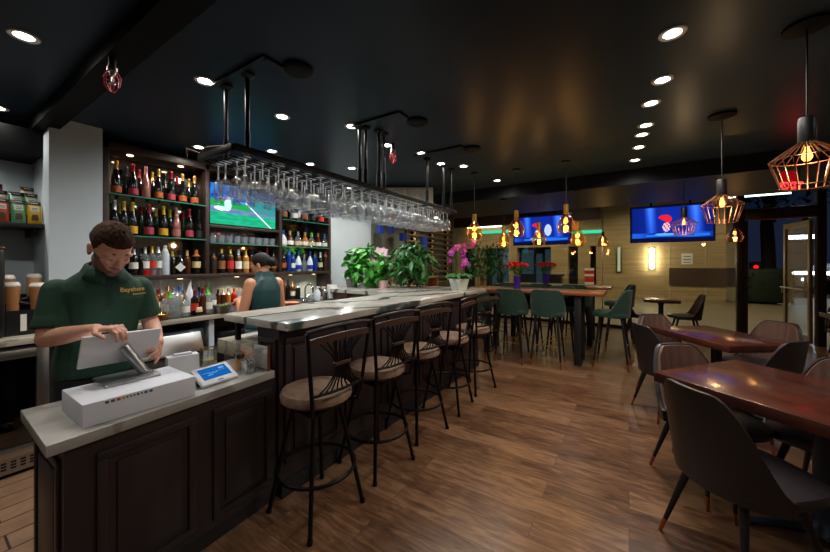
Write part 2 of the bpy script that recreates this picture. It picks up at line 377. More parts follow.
# ---------------------------------------------------------------- the setting
ZC=2.6; YS=8.7; XW=-4.15; XR=3.05
g=G('floor_wood'); g.bb(-1.95,XR,-3,YS,-.06,0); g.bb(XW-.3,-1.95,4.6,YS,-.06,0); struct('floor',g)
g=G('floor_tile'); g.bb(XW-.3,-1.95,-3,4.6,-.06,.002); struct('floor_tile',g)
ZH=2.92
g=G('ceiling_paint'); g.bb(XW-.3,XR+.1,-3,6.6,ZC,ZC+.08); g.bb(XW-.3,XR+.1,6.52,YS+.1,ZH,ZH+.08); g.bb(XW-.3,XR+.1,6.5,6.6,ZC,ZH); struct('ceiling',g)
g=G('beam_paint'); g.bb(XW,XR,4.88,6.6,2.42,ZC); struct('trim_1',g)
g=G('ceiling_dark'); g.bb(XW,XR,.575,.70,2.51,ZC); struct('trim_2',g)
g=G('ceiling_dark'); g.bb(-4.4,-3.98,-3,.63,2.30,2.51); struct('trim_3',g)
g=G('wall_grey'); g.bb(XW-.12,XW,.95,4.9,0,ZC); struct('wall_left',g)
g=G('wall_tile_green'); g.bb(XW-.12,XW,4.9,YS,0,ZH); struct('wall_rack',g)
g=G('wall_grey'); g.bb(-4.47,-4.35,-3,.66,0,ZC); struct('wall_alcove',g)
g=G('wall_grey'); g.bb(-4.35,-3.8,.64,.955,0,ZC); struct('wall_pillar',g)
g=G('right_wall'); g.bb(XR,XR+.12,-3,YS,0,ZH); struct('wall_right',g)
g=G('wall_dark'); g.bb(XW-.4,XR+.1,-3.12,-3,0,ZC); struct('wall_back',g)
g=G('wall_dark'); g.bb(XW,XW+.5,4.88,4.95,0,1.05); struct('wall_partition',g)
# storefront
w=struct('window_1',(lambda g:(g.bb(-4.3,1.83,YS-.04,YS+.04,0,.07),g.bb(-4.3,XR,YS-.05,YS+.05,2.84,2.92),g.bb(-4.3,-4.2,YS-.05,YS+.05,0,2.9),g)[-1])(G('bronze_frame')))
xm=by(740,263,YS).x; xd1=by(817.5,263,YS).x
g=G('bronze_frame'); g.bb(xm-.05,xm+.05,YS-.06,YS+.06,0,2.9,.004); part('mullion',g,w)
g=G('alu'); xj=by(602.5,263,YS).x; g.bb(xj-.012,xj+.012,YS-.02,YS+.02,.07,2.84); part('glass_joint',g,w)
g=G('glass_window'); g.bb(-4.2,xj-.012,YS-.006,YS+.006,.07,2.84); part('glass_pane',g,w)
g=G('glass_window'); g.bb(xj+.012,xm-.05,YS-.006,YS+.006,.07,2.84); part('glass_pane',g,w)
g=G('facade_beam'); g.bb(-4.3,xj-.02,YS-.2,YS-.07,2.44,2.92); struct('trim_4',g)
d=struct('door_1',(lambda g:(g.bb(xd1-.02,xd1+.09,YS-.06,YS+.06,0,2.9,.004),g.bb(xm+.05,xm+.10,YS-.05,YS+.05,0,2.25),g.bb(xm+.05,xd1,YS-.08,YS+.08,2.27,2.46,.005),g)[-1])(G('bronze_frame')))
g=G('copper'); g.bb(xm+.12,xd1-.08,YS-.1,YS-.06,2.245,2.27); part('door_closer_bar',g,d,'reddish bronze bar under the header')
g=G('glass_door'); g.bb(xm+.05,xd1-.02,YS-.006,YS+.006,2.46,2.84); part('transom_pane',g,d)
# the leaf stands open outwards
lf=link('door_leaf',None,d,(xd1-.06,YS+.05,0),math.radians(95))
W_=.9
g=G('door_alu'); g.bb(0,.06,-.022,.022,.02,2.22); g.bb(W_-.07,W_,-.022,.022,.02,2.22); g.bb(.06,W_-.07,-.022,.022,.02,.14); g.bb(.06,W_-.07,-.022,.022,2.12,2.22); part('leaf_frame',g,lf)
g=G('glass_door'); g.bb(.06,W_-.07,-.005,.005,.14,2.12); part('leaf_pane',g,lf)
g=G('alu'); g.tube([(.05,.03,.97),(.05,.07,.97),(W_-.03,.07,.97),(W_-.03,.03,.97)],.014); g.tube([(W_-.04,.05,.97),(W_-.04,.05,.86)],.014);part('push_bar',g,lf)
g=G('right_wall'); g.bb(2.94,XR+.1,YS-.1,YS,0,ZH); struct('wall_front',g)
# baseboards
g=G('wall_dark'); g.bb(XR-.015,XR,-3,YS-.1,0,.1); struct('baseboard_right',g)
# ---------------------------------------------------------------- outside
YF=16.4
def fx(u): return by(u,263,YF).x
def fz(u,v): return by(u,v,YF).z
g=G('paving'); g.bb(-14,9,YS+.02,YF+4,-.08,-.005); struct('ground_forecourt',g)
g=G('asphalt'); g.bb(9,30,YS-6,40,-.1,-.02); g.bb(-14,9,YF+4,40,-.1,-.02); struct('ground_street',g)
g=G('travertine'); X1=fx(596); X2=fx(726)
g.bb(X1,X2,YF,YF+.4,0,4.2)
for a,b in ((475,484),(509,517),(551,568),(578,590)): g.bb(fx(a),fx(b),YF,YF+.4,0,2.2)
g.bb(-13,X1,YF,YF+.4,2.2,4.2); g.bb(-13,fx(462),YF,YF+.4,0,2.2)
struct('wall_facade',g)
g=G('facade_stone'); g.bb(X2,fx(743),YF+1.0,YF+1.3,0,4.2); g.bb(X2-.3,X2,YF+.2,YF+1.3,0,4.2); struct('wall_facade_return',g)
g=G('facade_dark'); g.bb(-13,X1,YF+.5,YF+.6,0,2.6); struct('wall_facade_glazing',g)
g=G('lobby_glow')
for a,b,z0,z1 in ((519,531,.9,2.1),(534,540,.4,1.9),(543,550,.7,2.1),(489,494,.3,2.0),(500,506,.3,2.0)): g.bb(fx(a),fx(b),YF+.48,YF+.499,z0,z1)
struct('window_2',g)
g=G('facade_brown'); g.bb(fx(669),X2+.02,YF-.03,YF,fz(690,286),fz(690,268)); g.bb(X2,fx(743),YF+.95,YF+1.0,fz(690,286),fz(690,268)); struct('trim_5',g)
g=G('facade_stone');
for a,b,c_,e in ((669,670,235,268),(705,706,240,286)): g.bb(fx(a),fx(b),YF-.012,YF,0.05,fz(690,c_))
struct('trim_6',g)
g=G('ceiling_dark'); g.bb(-14,7,YS+.1,YF+2,4.2,4.4); struct('ceiling_canopy',g)
for (u,l) in ((652,'lit upright wall lamp on the stone facade across the glass'),(619,'dim upright wall lamp on the stone facade, left of the lit one')):
    x=fx(u); z0,z1=fz(u,272 if u<640 else 270),fz(u,247)
    t=thing('wall_lamp',l,'lamp',(x,YF,0))
    g=G('steel'); g.bb(-.11,.11,-.05,0,z0,z1,.01); part('mounting_plate',g,t)
    g=G('lamp_bar' if u>640 else 'strip_dim'); wd=.045 if u>640 else .05; g.bb(-wd,wd,-.11,-.05,z0+.03,z1-.03,.02); part('light_tube',g,t)
    if u>640: lamp('glow','AREA',14,(0,-.2,(z0+z1)/2),(1,.86,.62),t,.25,rot=(PI/2,0,0),sizey=.9)
    if u>640: lamp('glow_up','POINT',9,(0,-.35,(z0+z1)/2),(1,.86,.62),t,.15)
g=G('paper'); g.box((fx(687),YF-.01,fz(687,259)),(.34,.012,.42)); g.use('box_print')
for i in range(3): g.box((fx(687),YF-.02,fz(687,256.5)-i*.11),(.22,.008,.02))
single('paper_notice',g,'white paper notice on the stone facade outside','notice')
t=thing('light_tube','thin white light strip under the canopy outside, above the entrance door','light')
a=by(728,198,12.8); b=by(791,192.5,12.8); g=G('strip_white'); g.tube([(a.x,12.8,(a.z+b.z)/2),(b.x,12.8,(a.z+b.z)/2)],.022); part('tube',g,t); g=G('steel')
for k in (a.x+.1,b.x-.1): g.cyl((k,12.8,(a.z+b.z)/2+.02),(k,12.8,4.2),.012)
part('hanger',g,t)
t=thing('light_tube','white light tube on the facade at left, behind the amber pendants','light')
a=by(468,228.5,YF-.1); b=by(501,225,YF-.1); g=G('strip_white'); g.tube([(a.x,YF-.1,(a.z+b.z)/2),(b.x,YF-.1,(a.z+b.z)/2)],.045); part('tube',g,t); g=G('steel'); g.bb(a.x,b.x,YF-.06,YF,(a.z+b.z)/2-.02,(a.z+b.z)/2+.02); part('bracket',g,t)
for u0,u1,l in ((479,509,'teal light strip over the facade columns at left'),(571,602,'teal light strip over the facade right of the stage screen')):
    z=fz((u0+u1)/2,232); g=G('strip_teal'); g.bb(fx(u0),fx(u1),YF-.06,YF,z-.07,z+.07,.02); single('light_strip',g,l,'light')
g=G('facade_dark'); x=fx(557); z=fz(557,275)
pl=thing('street_planter','dark rectangular planter box on the forecourt','planter',(x,YF-.5,0))
g.prism([(-.3,-.25),(.3,-.25),(.3,.25),(-.3,.25)],-.004,z-.03); part('box',g,pl); g=G('facade_dark'); g.bb(-.36,.36,-.3,.3,z-.03,z+.05,.01); part('rim',g,pl)
sg=thing('standing_sign','red and white upright sign panel in the facade doorway','sign',(fx(590),YF-.3,0)); z0,z1=fz(590,284),fz(590,268); g=G('paper'); g.bb(-.18,.18,-.03,.03,z0,z1); part('board',g,sg); g=G('red_label'); g.bb(-.181,.181,-.034,.034,z0+.1,z0+.35); g.bb(-.181,.181,-.034,.034,z0+.45,z0+.6); part('bands',g,sg); g=G('steel'); g.cyl((0,0,0),(0,0,z0),.02); g.lathe([(.16,-.005),(.16,.02),(.02,.03)],n=16); part('stand',g,sg)
# hedge, trunk, street lights seen through the door
def leaf_cloud(g,fn,n,size,droop=.3,wide=.45,rnd=None):
    R=rnd or random
    for _ in range(n):
        p=Vector(fn()).copy(); d=Vector((R.gauss(0,1),R.gauss(0,1),R.gauss(0,.6)-droop)).normalized(); s=size*R.uniform(.6,1.25)
        leaf(g,p,d,s,s*wide,R)
def leaf(g,p,d,L,W,R=random,curl=.15):
    p=Vector(p); d=Vector(d).normalized(); u=d.cross(Vector((R.uniform(-.4,.4),R.uniform(-.4,.4),1))); 
    if u.length<1e-4: u=d.orthogonal()
    u.normalize(); n=u.cross(d)
    if n.z<0: n=-n
    a=g._v(p); b1=g._v(p+d*L*.4+u*W*.5-n*L*.02); b2=g._v(p+d*L*.4-u*W*.5-n*L*.02); m=g._v(p+d*L*.45+n*L*curl*.5); c1=g._v(p+d*L*.75+u*W*.32-n*L*curl*.2); c2=g._v(p+d*L*.75-u*W*.32-n*L*curl*.2); e=g._v(p+d*L-n*L*curl)
    g._f([a,b1,m],True); g._f([a,m,b2],True); g._f([b1,c1,e,m],True); g._f([m,e,c2,b2],True)
hp=Vector((by(764,300,17).x,17,0))
hg=thing('clipped_hedge','clipped green hedge beyond the open entrance door','hedge',(hp.x,hp.y,0))
g=G('leaf_hedge'); g.box((0,0,.65),(1.15,1.1,1.2),bev=.12)
leaf_cloud(g,lambda:(random.choice((-.58,.58,random.uniform(-.58,.58))),random.uniform(-.56,-.3),random.uniform(.05,1.3)),500,.11); part('foliage',g,hg)
g=G('trunk_dark'); g.tube([(0,0,-.02),(0,0,.4)],.06); part('stem',g,hg)
tp=by(768,263,19); tr=thing('street_tree','dark tree trunk with low crown in the night street','tree',(tp.x,19,0))
g=G('trunk_dark'); g.tube([(0,0,-.05),(.03,0,1.5),(-.03,.02,3.0),(.1,0,4.3)],[.28,.23,.2,.16]); part('trunk',g,tr)
g=G('leaf_hedge'); leaf_cloud(g,lambda:(random.gauss(0,1.1),random.gauss(0,1.1),4.4+random.gauss(0,.6)),500,.3); part('crown',g,tr)
car=thing('parked_car','white car with red stripe parked in the night street','car',(9.2,25.5,-.02),math.radians(200))
g=G('car_white'); pf=[(-2.2,.3),(-2.25,.75),(-1.5,.9),(-.9,1.4),(.7,1.42),(1.4,.92),(2.15,.8),(2.25,.3)]
vs0=[g._v((x,-.85,z)) for x,z in pf]; vs1=[g._v((x,.85,z)) for x,z in pf]; n=len(pf); g._f(vs0); g._f(vs1[::-1]); [g._f([vs0[i],vs0[(i+1)%n],vs1[(i+1)%n],vs1[i]]) for i in range(n)]
part('body',g,car); g=G('red_label'); g.bb(-2.0,2.0,-.86,.86,.58,.7); part('stripe',g,car)
g=G('facade_dark'); vs=[(-1.35,-.87,.92),(-.85,-.87,1.34),(.62,-.87,1.35),(1.2,-.87,.92)]; g.face(vs); g.face([(x,-y,z) for x,y,z in vs]); part('side_glass',g,car)
for x in (-1.4,1.4):
    for y in (-.8,.8):
        g=G('tyre'); g.cyl((x,y-.1,.33),(x,y+.1,.33),.33,n=20); part('wheel',g,car)
g=G('car_lamp'); g.box((2.2,.55,.66),(.12,.3,.14)); g.box((2.2,-.55,.66),(.12,.3,.14)); part('headlight',g,car)
a=by(806,273,21); 
t=thing('light_bar','long white light bar shining in the street','light',(0,0,0)); g=G('strip_white'); g.box((a.x,21,a.z),(1.7,.1,.14)); part('tube',g,t); g=G('trunk_dark'); g.cyl((a.x,21.05,-.02),(a.x,21.05,a.z),.05); part('post',g,t)
a=by(756,267,26); t=thing('traffic_light','small red signal light in the night street','light'); g=G('led_red'); g.sphere((a.x,26,a.z),.11); part('lens',g,t); g=G('trunk_dark'); g.cyl((a.x,26.2,-.02),(a.x,26.2,a.z),.06); g.box((a.x,26.15,a.z),(.45,.2,.6)); part('post',g,t)
a=by(802,237,26); t=thing('street_lamp','cool street lamp seen through the upper door glass','lamp'); g=G('lens_cool'); g.box((a.x,26,a.z),(.9,.25,.18)); part('lens',g,t); g=G('trunk_dark'); g.cyl((a.x+.6,26,-.02),(a.x+.6,26,a.z+.1),.08); g.tube([(a.x+.6,26,a.z+.1),(a.x,26,a.z+.1)],.05); part('post',g,t)
# world: deep blue night
wd=bpy.data.worlds.new('night'); SC.world=wd; wd.use_nodes=True; bg=wd.node_tree.nodes['Background']; bg.inputs[0].default_value=(*lin((40,52,78)),1); bg.inputs[1].default_value=.35
# light the forecourt from its canopy
for i,(x,y) in enumerate(((-9,12),(-6,14.5),(-3,12),(-3,15),(0,14.5),(0,11),(3,14.5),(3.2,11))):
    t=thing('canopy_downlight','round warm downlight in the outdoor canopy','ceiling light',(x,y,4.2),group='canopy downlights outside')
    g=G('lens_white'); g.lathe([(.1,-.012),(.1,0)],n=20); part('lens',g,t); g=G('steel'); g.lathe([(.1,-.014),(.14,-.016),(.14,0),(.1,0)],n=20,cap=(False,False)); part('trim_ring',g,t)
    lamp('beam','SPOT',150,(0,0,-.05),(1,.84,.56),t,.1,2.6,.6)
# ---------------------------------------------------------------- recessed downlights
def make_downlight(label,p,cool=False,e=26,group='recessed ceiling downlights',spot=2.95,r=.038):
    t=thing('recessed_downlight',label,'ceiling light',p,group=None)
    if group: t['group']=group
    g=G('white_paint'); g.lathe([(r,-.004),(r+.018,-.007),(r+.022,-.002),(r+.022,0),(r,0)],n=24,cap=(False,False)); part('trim_ring',g,t)
    g=G('lens_cool' if cool else 'lens_white'); g.lathe([(r,-.003),(r*.6,-.005),(.001,-.006)],n=20); part('lens',g,t)
    lamp('beam','SPOT',e,(0,0,-.02),(.86,.93,1) if cool else (1,.94,.86),t,.04,spot,1.0)
    return t
ORD=['first','second','third','fourth','fifth','sixth','seventh','eighth','ninth','tenth','eleventh','twelfth']
for i,p in enumerate([(672.5,33),(662.5,79.7),(651,103),(646,125),(642,134.5),(639,147),(635,160)]):
    q=bz(*p,ZC); make_downlight(f'recessed downlight over the dining floor, {ORD[i]} from the camera in its row',q,e=36)
make_downlight('large bright downlight in the ceiling corner above the bartender',bz(23.9,35.8,ZC),e=34)
make_downlight('downlight beside the nearest rack rods, left of them',bz(204.8,80.7,ZC),e=26)
make_downlight('downlight right in front of the bottle shelves beside the game screen',bz(198.8,147,ZC),e=30)
make_downlight('lone downlight over the bar, between the two pairs of rack rods',bz(282.3,116.5,ZC),e=26)
for i,p in enumerate([(272,151),(310,164),(351.7,168)]):
    make_downlight(f'cool white downlight just above the edge of the glass rack, {ORD[i]} from left',bz(*p,ZC),True,e=46)
for i,p in enumerate([(351.7,126),(387,145),(421.6,153),(441,163.6),(463.6,166),(497,180.5)]):
    make_downlight(f'downlight past the middle rack rods, {ORD[i]} from left in the row receding to the windows',bz(*p,ZC),e=20)
make_downlight('downlight at the left edge above the snack alcove',Vector((-3.93,.40,ZC)),e=8)
make_downlight('small added light under the alcove header, brightening the alcove wall',Vector((-4.12,.1,2.30)),e=22,r=.025)  # lamp added to brighten the alcove wall
for x,y in ((-3.5,4.55),(-3.6,3.75)):  # hidden lamps added to brighten the pale wall behind the rack
    make_downlight('added downlight hidden behind the glass rack, brightening the pale wall and plants',(x,y,ZC),e=40,group='added fill downlights behind the glass rack')
make_downlight('added downlight in the low beam, brightening the wine rack',(-3.45,6.2,2.42),e=34)  # lamp added because the wine rack was too dark
for x,y in ((-3.3,7.2),(-1.0,7.6)):
    make_downlight('downlight in the raised ceiling strip along the windows',(x,y,ZH),e=14,group='downlights along the windows')
for x,y in ((.25,1.3),(.25,.3),(.25,-.8),(-1.2,-.8),(-2.6,-.9),(1.8,.5),(1.9,2.2),(2.0,4.0)):  # unseen downlights added as fill light
    make_downlight('added fill downlight in the ceiling, out of view around the camera',(x,y,ZC),e=19,group='added fill downlights around the camera')
# smoke detectors
for i,(p,l) in enumerate((((298,68),'round dark ceiling speaker right of the nearest rack rods'),((417,121),'round dark ceiling speaker above the middle rack rods'),((472,148),'round dark ceiling speaker farthest from the camera'))):
    q=bz(*p,ZC); g=G('ceiling_dark'); g.lathe([(.085,0),(.085,-.012),(.075,-.022),(.045,-.026),(.001,-.026)],q,24); single('ceiling_speaker',g,l,'speaker')
# ---------------------------------------------------------------- pendants
def wire(g,pts,r): g.tube(pts,r,5)
def bulb(g,z,s=1.0):
    g.use('bulb'); g.lathe([(.001,z-.055*s),(.018*s,z-.05*s),(.03*s,z-.03*s),(.031*s,z-.012*s),(.022*s,z+.02*s),(.013*s,z+.045*s),(.013*s,z+.06*s)],n=14)
def make_cage(label,p,zb,group,R1=.128,R2=.088,n=20,e=5):
    t=thing('cage_pendant',label,'pendant lamp',(p.x,p.y,ZC),group=group); d=zb-ZC   # bulb centre
    g=G('ceiling_dark'); g.lathe([(.085,0),(.085,-.014),(.012,-.022)],n=24); part('ceiling_canopy',g,t)
    g=G('black_paint'); g.tube([(0,0,-.02),(0,0,d+.19)],.004,6); part('cord',g,t)
    g=G('black_paint'); g.lathe([(.001,d+.18),(.028,d+.178),(.031,d+.17),(.031,d+.06),(.029,d+.055),(.001,d+.055)],n=20); part('lamp_cap',g,t)
    g=G('copper_wire')
    for k in range(n):
        a=2*PI*k/n; c,s_=math.cos(a),math.sin(a)
        wire(g,[(.03*c,.03*s_,d+.058),(R1*c,R1*s_,d-.02),(R2*c,R2*s_,d-.155)],.0024)
    for r,z in ((R1,d-.02),(R2,d-.155)): g.tube([(r*math.cos(2*PI*k/36),r*math.sin(2*PI*k/36),z) for k in range(36)],.0026,5,True)
    part('wire_cage',g,t)
    g=G('bulb'); bulb(g,d,.62); b=part('light_bulb',g,t)
    g=G('bulb_core'); g.cyl((0,0,d-.03),(0,0,d+.02),.005,n=6); part('filament',g,b)
    lamp('glow','POINT',e,(0,0,d-.075),(1,.66,.32),t,.03)
    return t
P1=bz(807,25,ZC); P2=bz(722,115,ZC)
make_cage('large copper wire cage pendant nearest the camera, over the front dining table',P1,1.975,'copper cage pendants')
make_cage('copper wire cage pendant over the second dining table, right of the stage screen',P2,1.92,'copper cage pendants')
D3=3.98; r=ray(684,222); P3=Vector((r[0]*D3,r[1]*D3,1.94))
make_cage('small far copper wire cage pendant hanging in front of the stage screen at right',P3,1.94,'copper cage pendants')
def make_amber(label,p,zc,zb,group,mat='glass_amber',cap='brass',R=.098,e=3,rcap=.028):
    t=thing('glass_pendant',label,'pendant lamp',(p.x,p.y,zc),group=group); d=zb-zc
    g=G('black_paint'); g.lathe([(.05,0),(.05,-.015),(.01,-.022)],n=18); part('ceiling_canopy',g,t)
    g=G('black_paint'); g.tube([(0,0,-.02),(0,0,d+.17)],.003,6); part('cord',g,t)
    g=G(cap); g.lathe([(.001,d+.18),(rcap,d+.178),(rcap,d+.07),(.001,d+.07)],n=18); part('lamp_cap',g,t)
    g=G(mat)
    k=R/.105
    g.lathe([(.03,d+.085),(.045*k,d+.06),(.07*k,d+.02),(.098*k,d-.045),(.105*k,d-.07),(.09*k,d-.125),(.082*k,d-.14)],n=14,cap=(False,False),smooth=False); part('glass_shade',g,t)
    g=G('copper_wire'); g.tube([(.082*k*math.cos(2*PI*i/24),.082*k*math.sin(2*PI*i/24),d-.14) for i in range(24)],.003,5,True)
    for i in range(12):
        a=2*PI*i/12; c,s_=math.cos(a),math.sin(a); g.tube([(r_*c,r_*s_,d+z) for r_,z in ((.045*k,.06),(.07*k,.02),(.105*k,-.07),(.082*k,-.14))],.0014,4)
    part('shade_ribs',g,t)
    g=G('bulb'); bulb(g,d-.005,.62); part('light_bulb',g,t)
    lamp('glow','POINT',e,(0,0,d-.06),(1,.64,.28),t,.03)
    return t
for i,(b,c_,l) in enumerate((((474,228),(474.5,173),'amber glass pendant of the nearer row, at left over the purple orchid'),((517,225),(516.4,169.5),'amber glass pendant of the nearer row, at the left edge of the stage screen'),((566,220),(566,161.5),'amber glass pendant of the nearer row, over the right part of the stage screen'))):
    p=bz(*c_,ZC); D=(p.x*-sA+p.y*cA); make_amber(l,p,ZC,H+(VH-b[1])*D/F,'amber glass pendants over the high tables')
for i,(b,c_,l) in enumerate((((502,238),(502.6,198.8),'amber glass pendant of the farther row, left of the stage screen'),((538,235),(538,193.5),'amber glass pendant of the farther row, low in the middle of the stage screen'),((577,235),(577,190),'amber glass pendant of the farther row, just right of the stage screen'))):
    p=bz(*c_,2.42); p.y+=.06; D=(p.x*-sA+p.y*cA); make_amber(l,p,2.42,H+(VH-b[1])*D/F,'amber glass pendants over the high tables',R=.095)
for u,v,D,l in ((603,240,7.2,'small smoky glass pendant near the glass joint, left of the wall lamps'),(735,233,5.4,'smoky glass pendant beside the entrance door frame')):
    r=ray(u,v); p=Vector((r[0]*D,r[1]*D,0)); make_amber(l,p,ZH if p.y>6.6 else 2.42,H+(VH-v)*D/F,'smoky glass pendants',mat='glass_smoke',cap='black_paint',R=.12 if D>6 else .105)
# exit sign
r=ray(791,186); a=Vector((r[0]*3.41,r[1]*3.41,H+r[2]*3.41))
t=thing('exit_sign','red lit exit sign hanging from the ceiling behind the nearest cage pendant','sign',(a.x,a.y,a.z),math.radians(25))
g=G('exit_frame'); g.box((0,.012,0),(.2,.024,.098),bev=.005); part('housing',g,t)
g=G('exit_glow'); g.box((-.01,.012,.105),(.15,.01,.1),bev=.004); part('red_glow',g,t,'added dim panel standing for the red glow above the sign')  # glowing panel put in for the soft red glow above the sign
tc=bpy.data.curves.new('exit_text','FONT'); tc.body='EXIT'; tc.size=.098; tc.align_x='CENTER'; tc.align_y='CENTER'; tc.extrude=.002; tc.offset=.003
to=bpy.data.objects.new('tmp',tc); COL.objects.link(to); dg=bpy.context.evaluated_depsgraph_get(); me=bpy.data.meshes.new_from_object(to.evaluated_get(dg)); bpy.data.objects.remove(to); me.materials.clear(); me.materials.append(M['exit_red'])
o=link('lettering',me,t,(0,-.006,0)); o.rotation_euler=(PI/2,0,0)
g=G('black_paint'); g.cyl((.08,.012,.045),(.08,.012,(2.6 if a.y<4.88 or a.y>6.6 else 2.42)-a.z),.008); part('stem',g,t)
lamp('glow','POINT',.2,(0,-.08,.02),(1,.08,.1),t,.04)
# red caged work lamp on the beam
t=thing('caged_sprinkler','red wire guarded sprinkler head hanging below the ceiling beam','sprinkler',(-2.24,.6,2.52))
g=G('black_paint'); g.tube([(0,0,0),(0,0,-.06)],.016,10); part('drop_pipe',g,t)
g=G('steel'); g.lathe([(.017,-.06),(.022,-.065),(.022,-.085),(.014,-.09),(.012,-.105),(.001,-.106)],n=14); g.tube([(.01,0,-.1),(.016,0,-.125),(.006,0,-.145)],.003,5); g.tube([(-.01,0,-.1),(-.016,0,-.125),(-.006,0,-.145)],.003,5); g.lathe([(.001,-.144),(.016,-.146),(.016,-.149),(.001,-.15)],n=12); part('sprinkler_head',g,t)
g=G('gauge_red')
for k in range(6):
    a=2*PI*k/6; c,s_=math.cos(a),math.sin(a); g.tube([(.022*c,.022*s_,-.085),(.034*c,.034*s_,-.11),(.032*c,.032*s_,-.155),(.014*c,.014*s_,-.185),(0,0,-.19)],.0024,5)
g.tube([(.034*math.cos(2*PI*k/20),.034*math.sin(2*PI*k/20),-.12) for k in range(20)],.0024,5,True); part('wire_guard',g,t)
p=bz(393,158,2.46)
t2=dup(t,(p.x,p.y,ZC),label='caged sprinkler head hanging far back between the rack rods')
# ---------------------------------------------------------------- front service counter
def raised_panel(g,axis,at,out,a0,a1,z0,z1,fr=.035,d=.012):
    """picture-frame moulding on a face; axis 'x' means the face lies at x=at, spanning y"""
    def bb(a,b,c,e,dd):
        if axis=='x': g.bb(at,at+out*dd,a,b,c,e,.004)
        else: g.bb(a,b,at,at+out*dd,c,e,.004)
    bb(a0,a1,z0,z0+fr,d); bb(a0,a1,z1-fr,z1,d); bb(a0,a0+fr,z0+fr,z1-fr,d); bb(a1-fr,a1,z0+fr,z1-fr,d)
    bb(a0+fr+.03,a1-fr-.03,z0+fr+.03,z1-fr-.03,d*.7)
t=thing('service_counter','dark panelled service counter with pale marble top holding the white box','counter')
g=G('bar_panel'); g.prism([(-2.23,.335),(-1.765,.335),(-1.815,1.25),(-2.23,1.25)],.09,.757); part('body',g,t)
g=G('bar_panel'); g.T=Matrix.Translation((-1.765,.335,0))@Matrix.Rotation(math.atan(.05/.915),4,'Z'); raised_panel(g,'x',0,1,.09,.46,.13,.70); raised_panel(g,'x',0,1,.54,.88,.13,.70); g.T=Matrix.Identity(4); raised_panel(g,'y',.335,-1,-2.19,-1.81,.13,.70,.03); part('raised_panels',g,t)
g=G('black_paint'); g.prism([(-2.21,.36),(-1.785,.36),(-1.83,1.25),(-2.21,1.25)],.002,.09); part('plinth',g,t)
g=G('marble_counter'); g.prism([(-2.262,.295),(-1.737,.285),(-1.80,1.235),(-2.262,1.235)],.757,.80,.003); part('worktop',g,t)
# ---------------------------------------------------------------- main bar
t=thing('bar_counter','long dark bar with thick veined marble top lined with stools','bar')
g=G('bar_panel'); g.bb(-2.02,-1.80,1.262,4.46,.1,1.043); g.bb(-4.1,-2.02,4.28,4.46,.1,1.043); part('body',g,t)
g=G('bar_panel')
for k in range(6): raised_panel(g,'x',-1.80,1,1.30+k*.525,1.30+k*.525+.47,.2,.98,.04,.014)
raised_panel(g,'y',1.262,-1,-2.0,-1.82,.2,.98,.03); part('raised_panels',g,t)
g=G('black_paint'); g.bb(-2.0,-1.788,1.275,4.47,.002,.1); g.bb(-4.1,-2.02,4.3,4.45,0.002,.1); part('plinth',g,t)
g=G('marble_bar'); g.prism([(-2.41,1.25),(-1.70,1.25),(-1.70,4.52),(-4.13,4.52),(-4.13,3.62),(-3.5,3.28),(-2.41,3.28)],1.043,1.09,.003); part('worktop',g,t)
g=G('black_metal'); 
for k in range(2): g=G('black_metal'); g.bb(-2.36,-2.33,1.3+k*1.8,1.33+k*1.8,.905,1.043); part('worktop_support',g,t)
g=G('wood_rail'); g.bb(-3.5,-2.5,3.31,3.33,.84,1.035); 
for x in (-3.3,-3.0,-2.75): g.bb(x-.1,x+.1,3.29,3.31,.93,1.03,.004)
part('return_boxes',g,t,'brown wooden fronts under the marble return')
t=thing('underbar_counter','lower pale stone work counter behind the bar end','counter')
g=G('marble_back'); g.bb(-2.52,-2.03,1.262,3.25,.80,.90,.003); part('worktop',g,t)
g=G('steel'); g.bb(-2.5,-2.03,1.30,3.25,.08,.80); part('body',g,t)
g=G('paper'); g.box((-2.26,1.5,.907),(.3,.34,.012),.05); single('folded_cloth',g,'white folded cloth on the lower work counter behind the bar','cloth')
# ---------------------------------------------------------------- back bar counter
ZB=.93; XB=-3.52
t=thing('back_counter','pale stone back counter carrying bottles below the bottle shelves','counter')
g=G('marble_back'); g.bb(-4.34,XB,-.4,.64,ZB-.045,ZB,.003); g.bb(-3.8,XB,.64,.955,ZB-.045,ZB,.003); g.bb(-4.15,XB,.955,3.6,ZB-.045,ZB,.003); part('worktop',g,t)
g=G('rubber_mat'); g.bb(-4.1,-3.535,1.05,3.25,ZB,ZB+.008); part('bar_mat',g,t)
g=G('cabinet_wood'); g.bb(-4.12,-3.95,.96,3.6,.05,ZB-.045); part('back_board',g,t)
g=G('wall_grey')
for y in (.70,1.70,2.62,3.55): g=G('wall_grey'); g.bb(-3.95,-3.56,y,y+.05,.002,ZB-.045); part('divider',g,t)
g=G('dark_plastic'); g.bb(-3.94,-3.6,1.76,2.61,.42,.45); g.bb(-3.94,-3.6,.76,1.69,.06,.1); part('shelf',g,t)
g=G('marble_back'); g.bb(-4.14,-4.10,1.80,2.72,ZB,1.14,.003); part('backsplash',g,t,'pale stone upstand behind the counter')
t=thing('ice_bin','steel ice bin with sloping dark lid under the back counter','ice bin',(-3.56,1.2,0))
g=G('steel'); g.bb(-.34,.02,-.42,.47,.1,.70,.01); part('tub',g,t)
g=G('black_metal'); g.box((.03,.02,.70),(.05,.86,.24),rot=(0,math.radians(-24),0),bev=.03); part('lid_frame',g,t)
g=G('steel'); g.box((.058,.02,.695),(.02,.78,.19),rot=(0,math.radians(-24),0),bev=.02); part('lid',g,t)
t=thing('storage_tray','stacked dark storage trays on the shelf under the back counter','tray',(-3.72,2.15,.45))
for k in range(3):
    g=G('dark_plastic' if k!=1 else 'steel'); g.bb(-.16,.16,-.34,.34,k*.1,k*.1+.08,.01); part('tray',g,t)
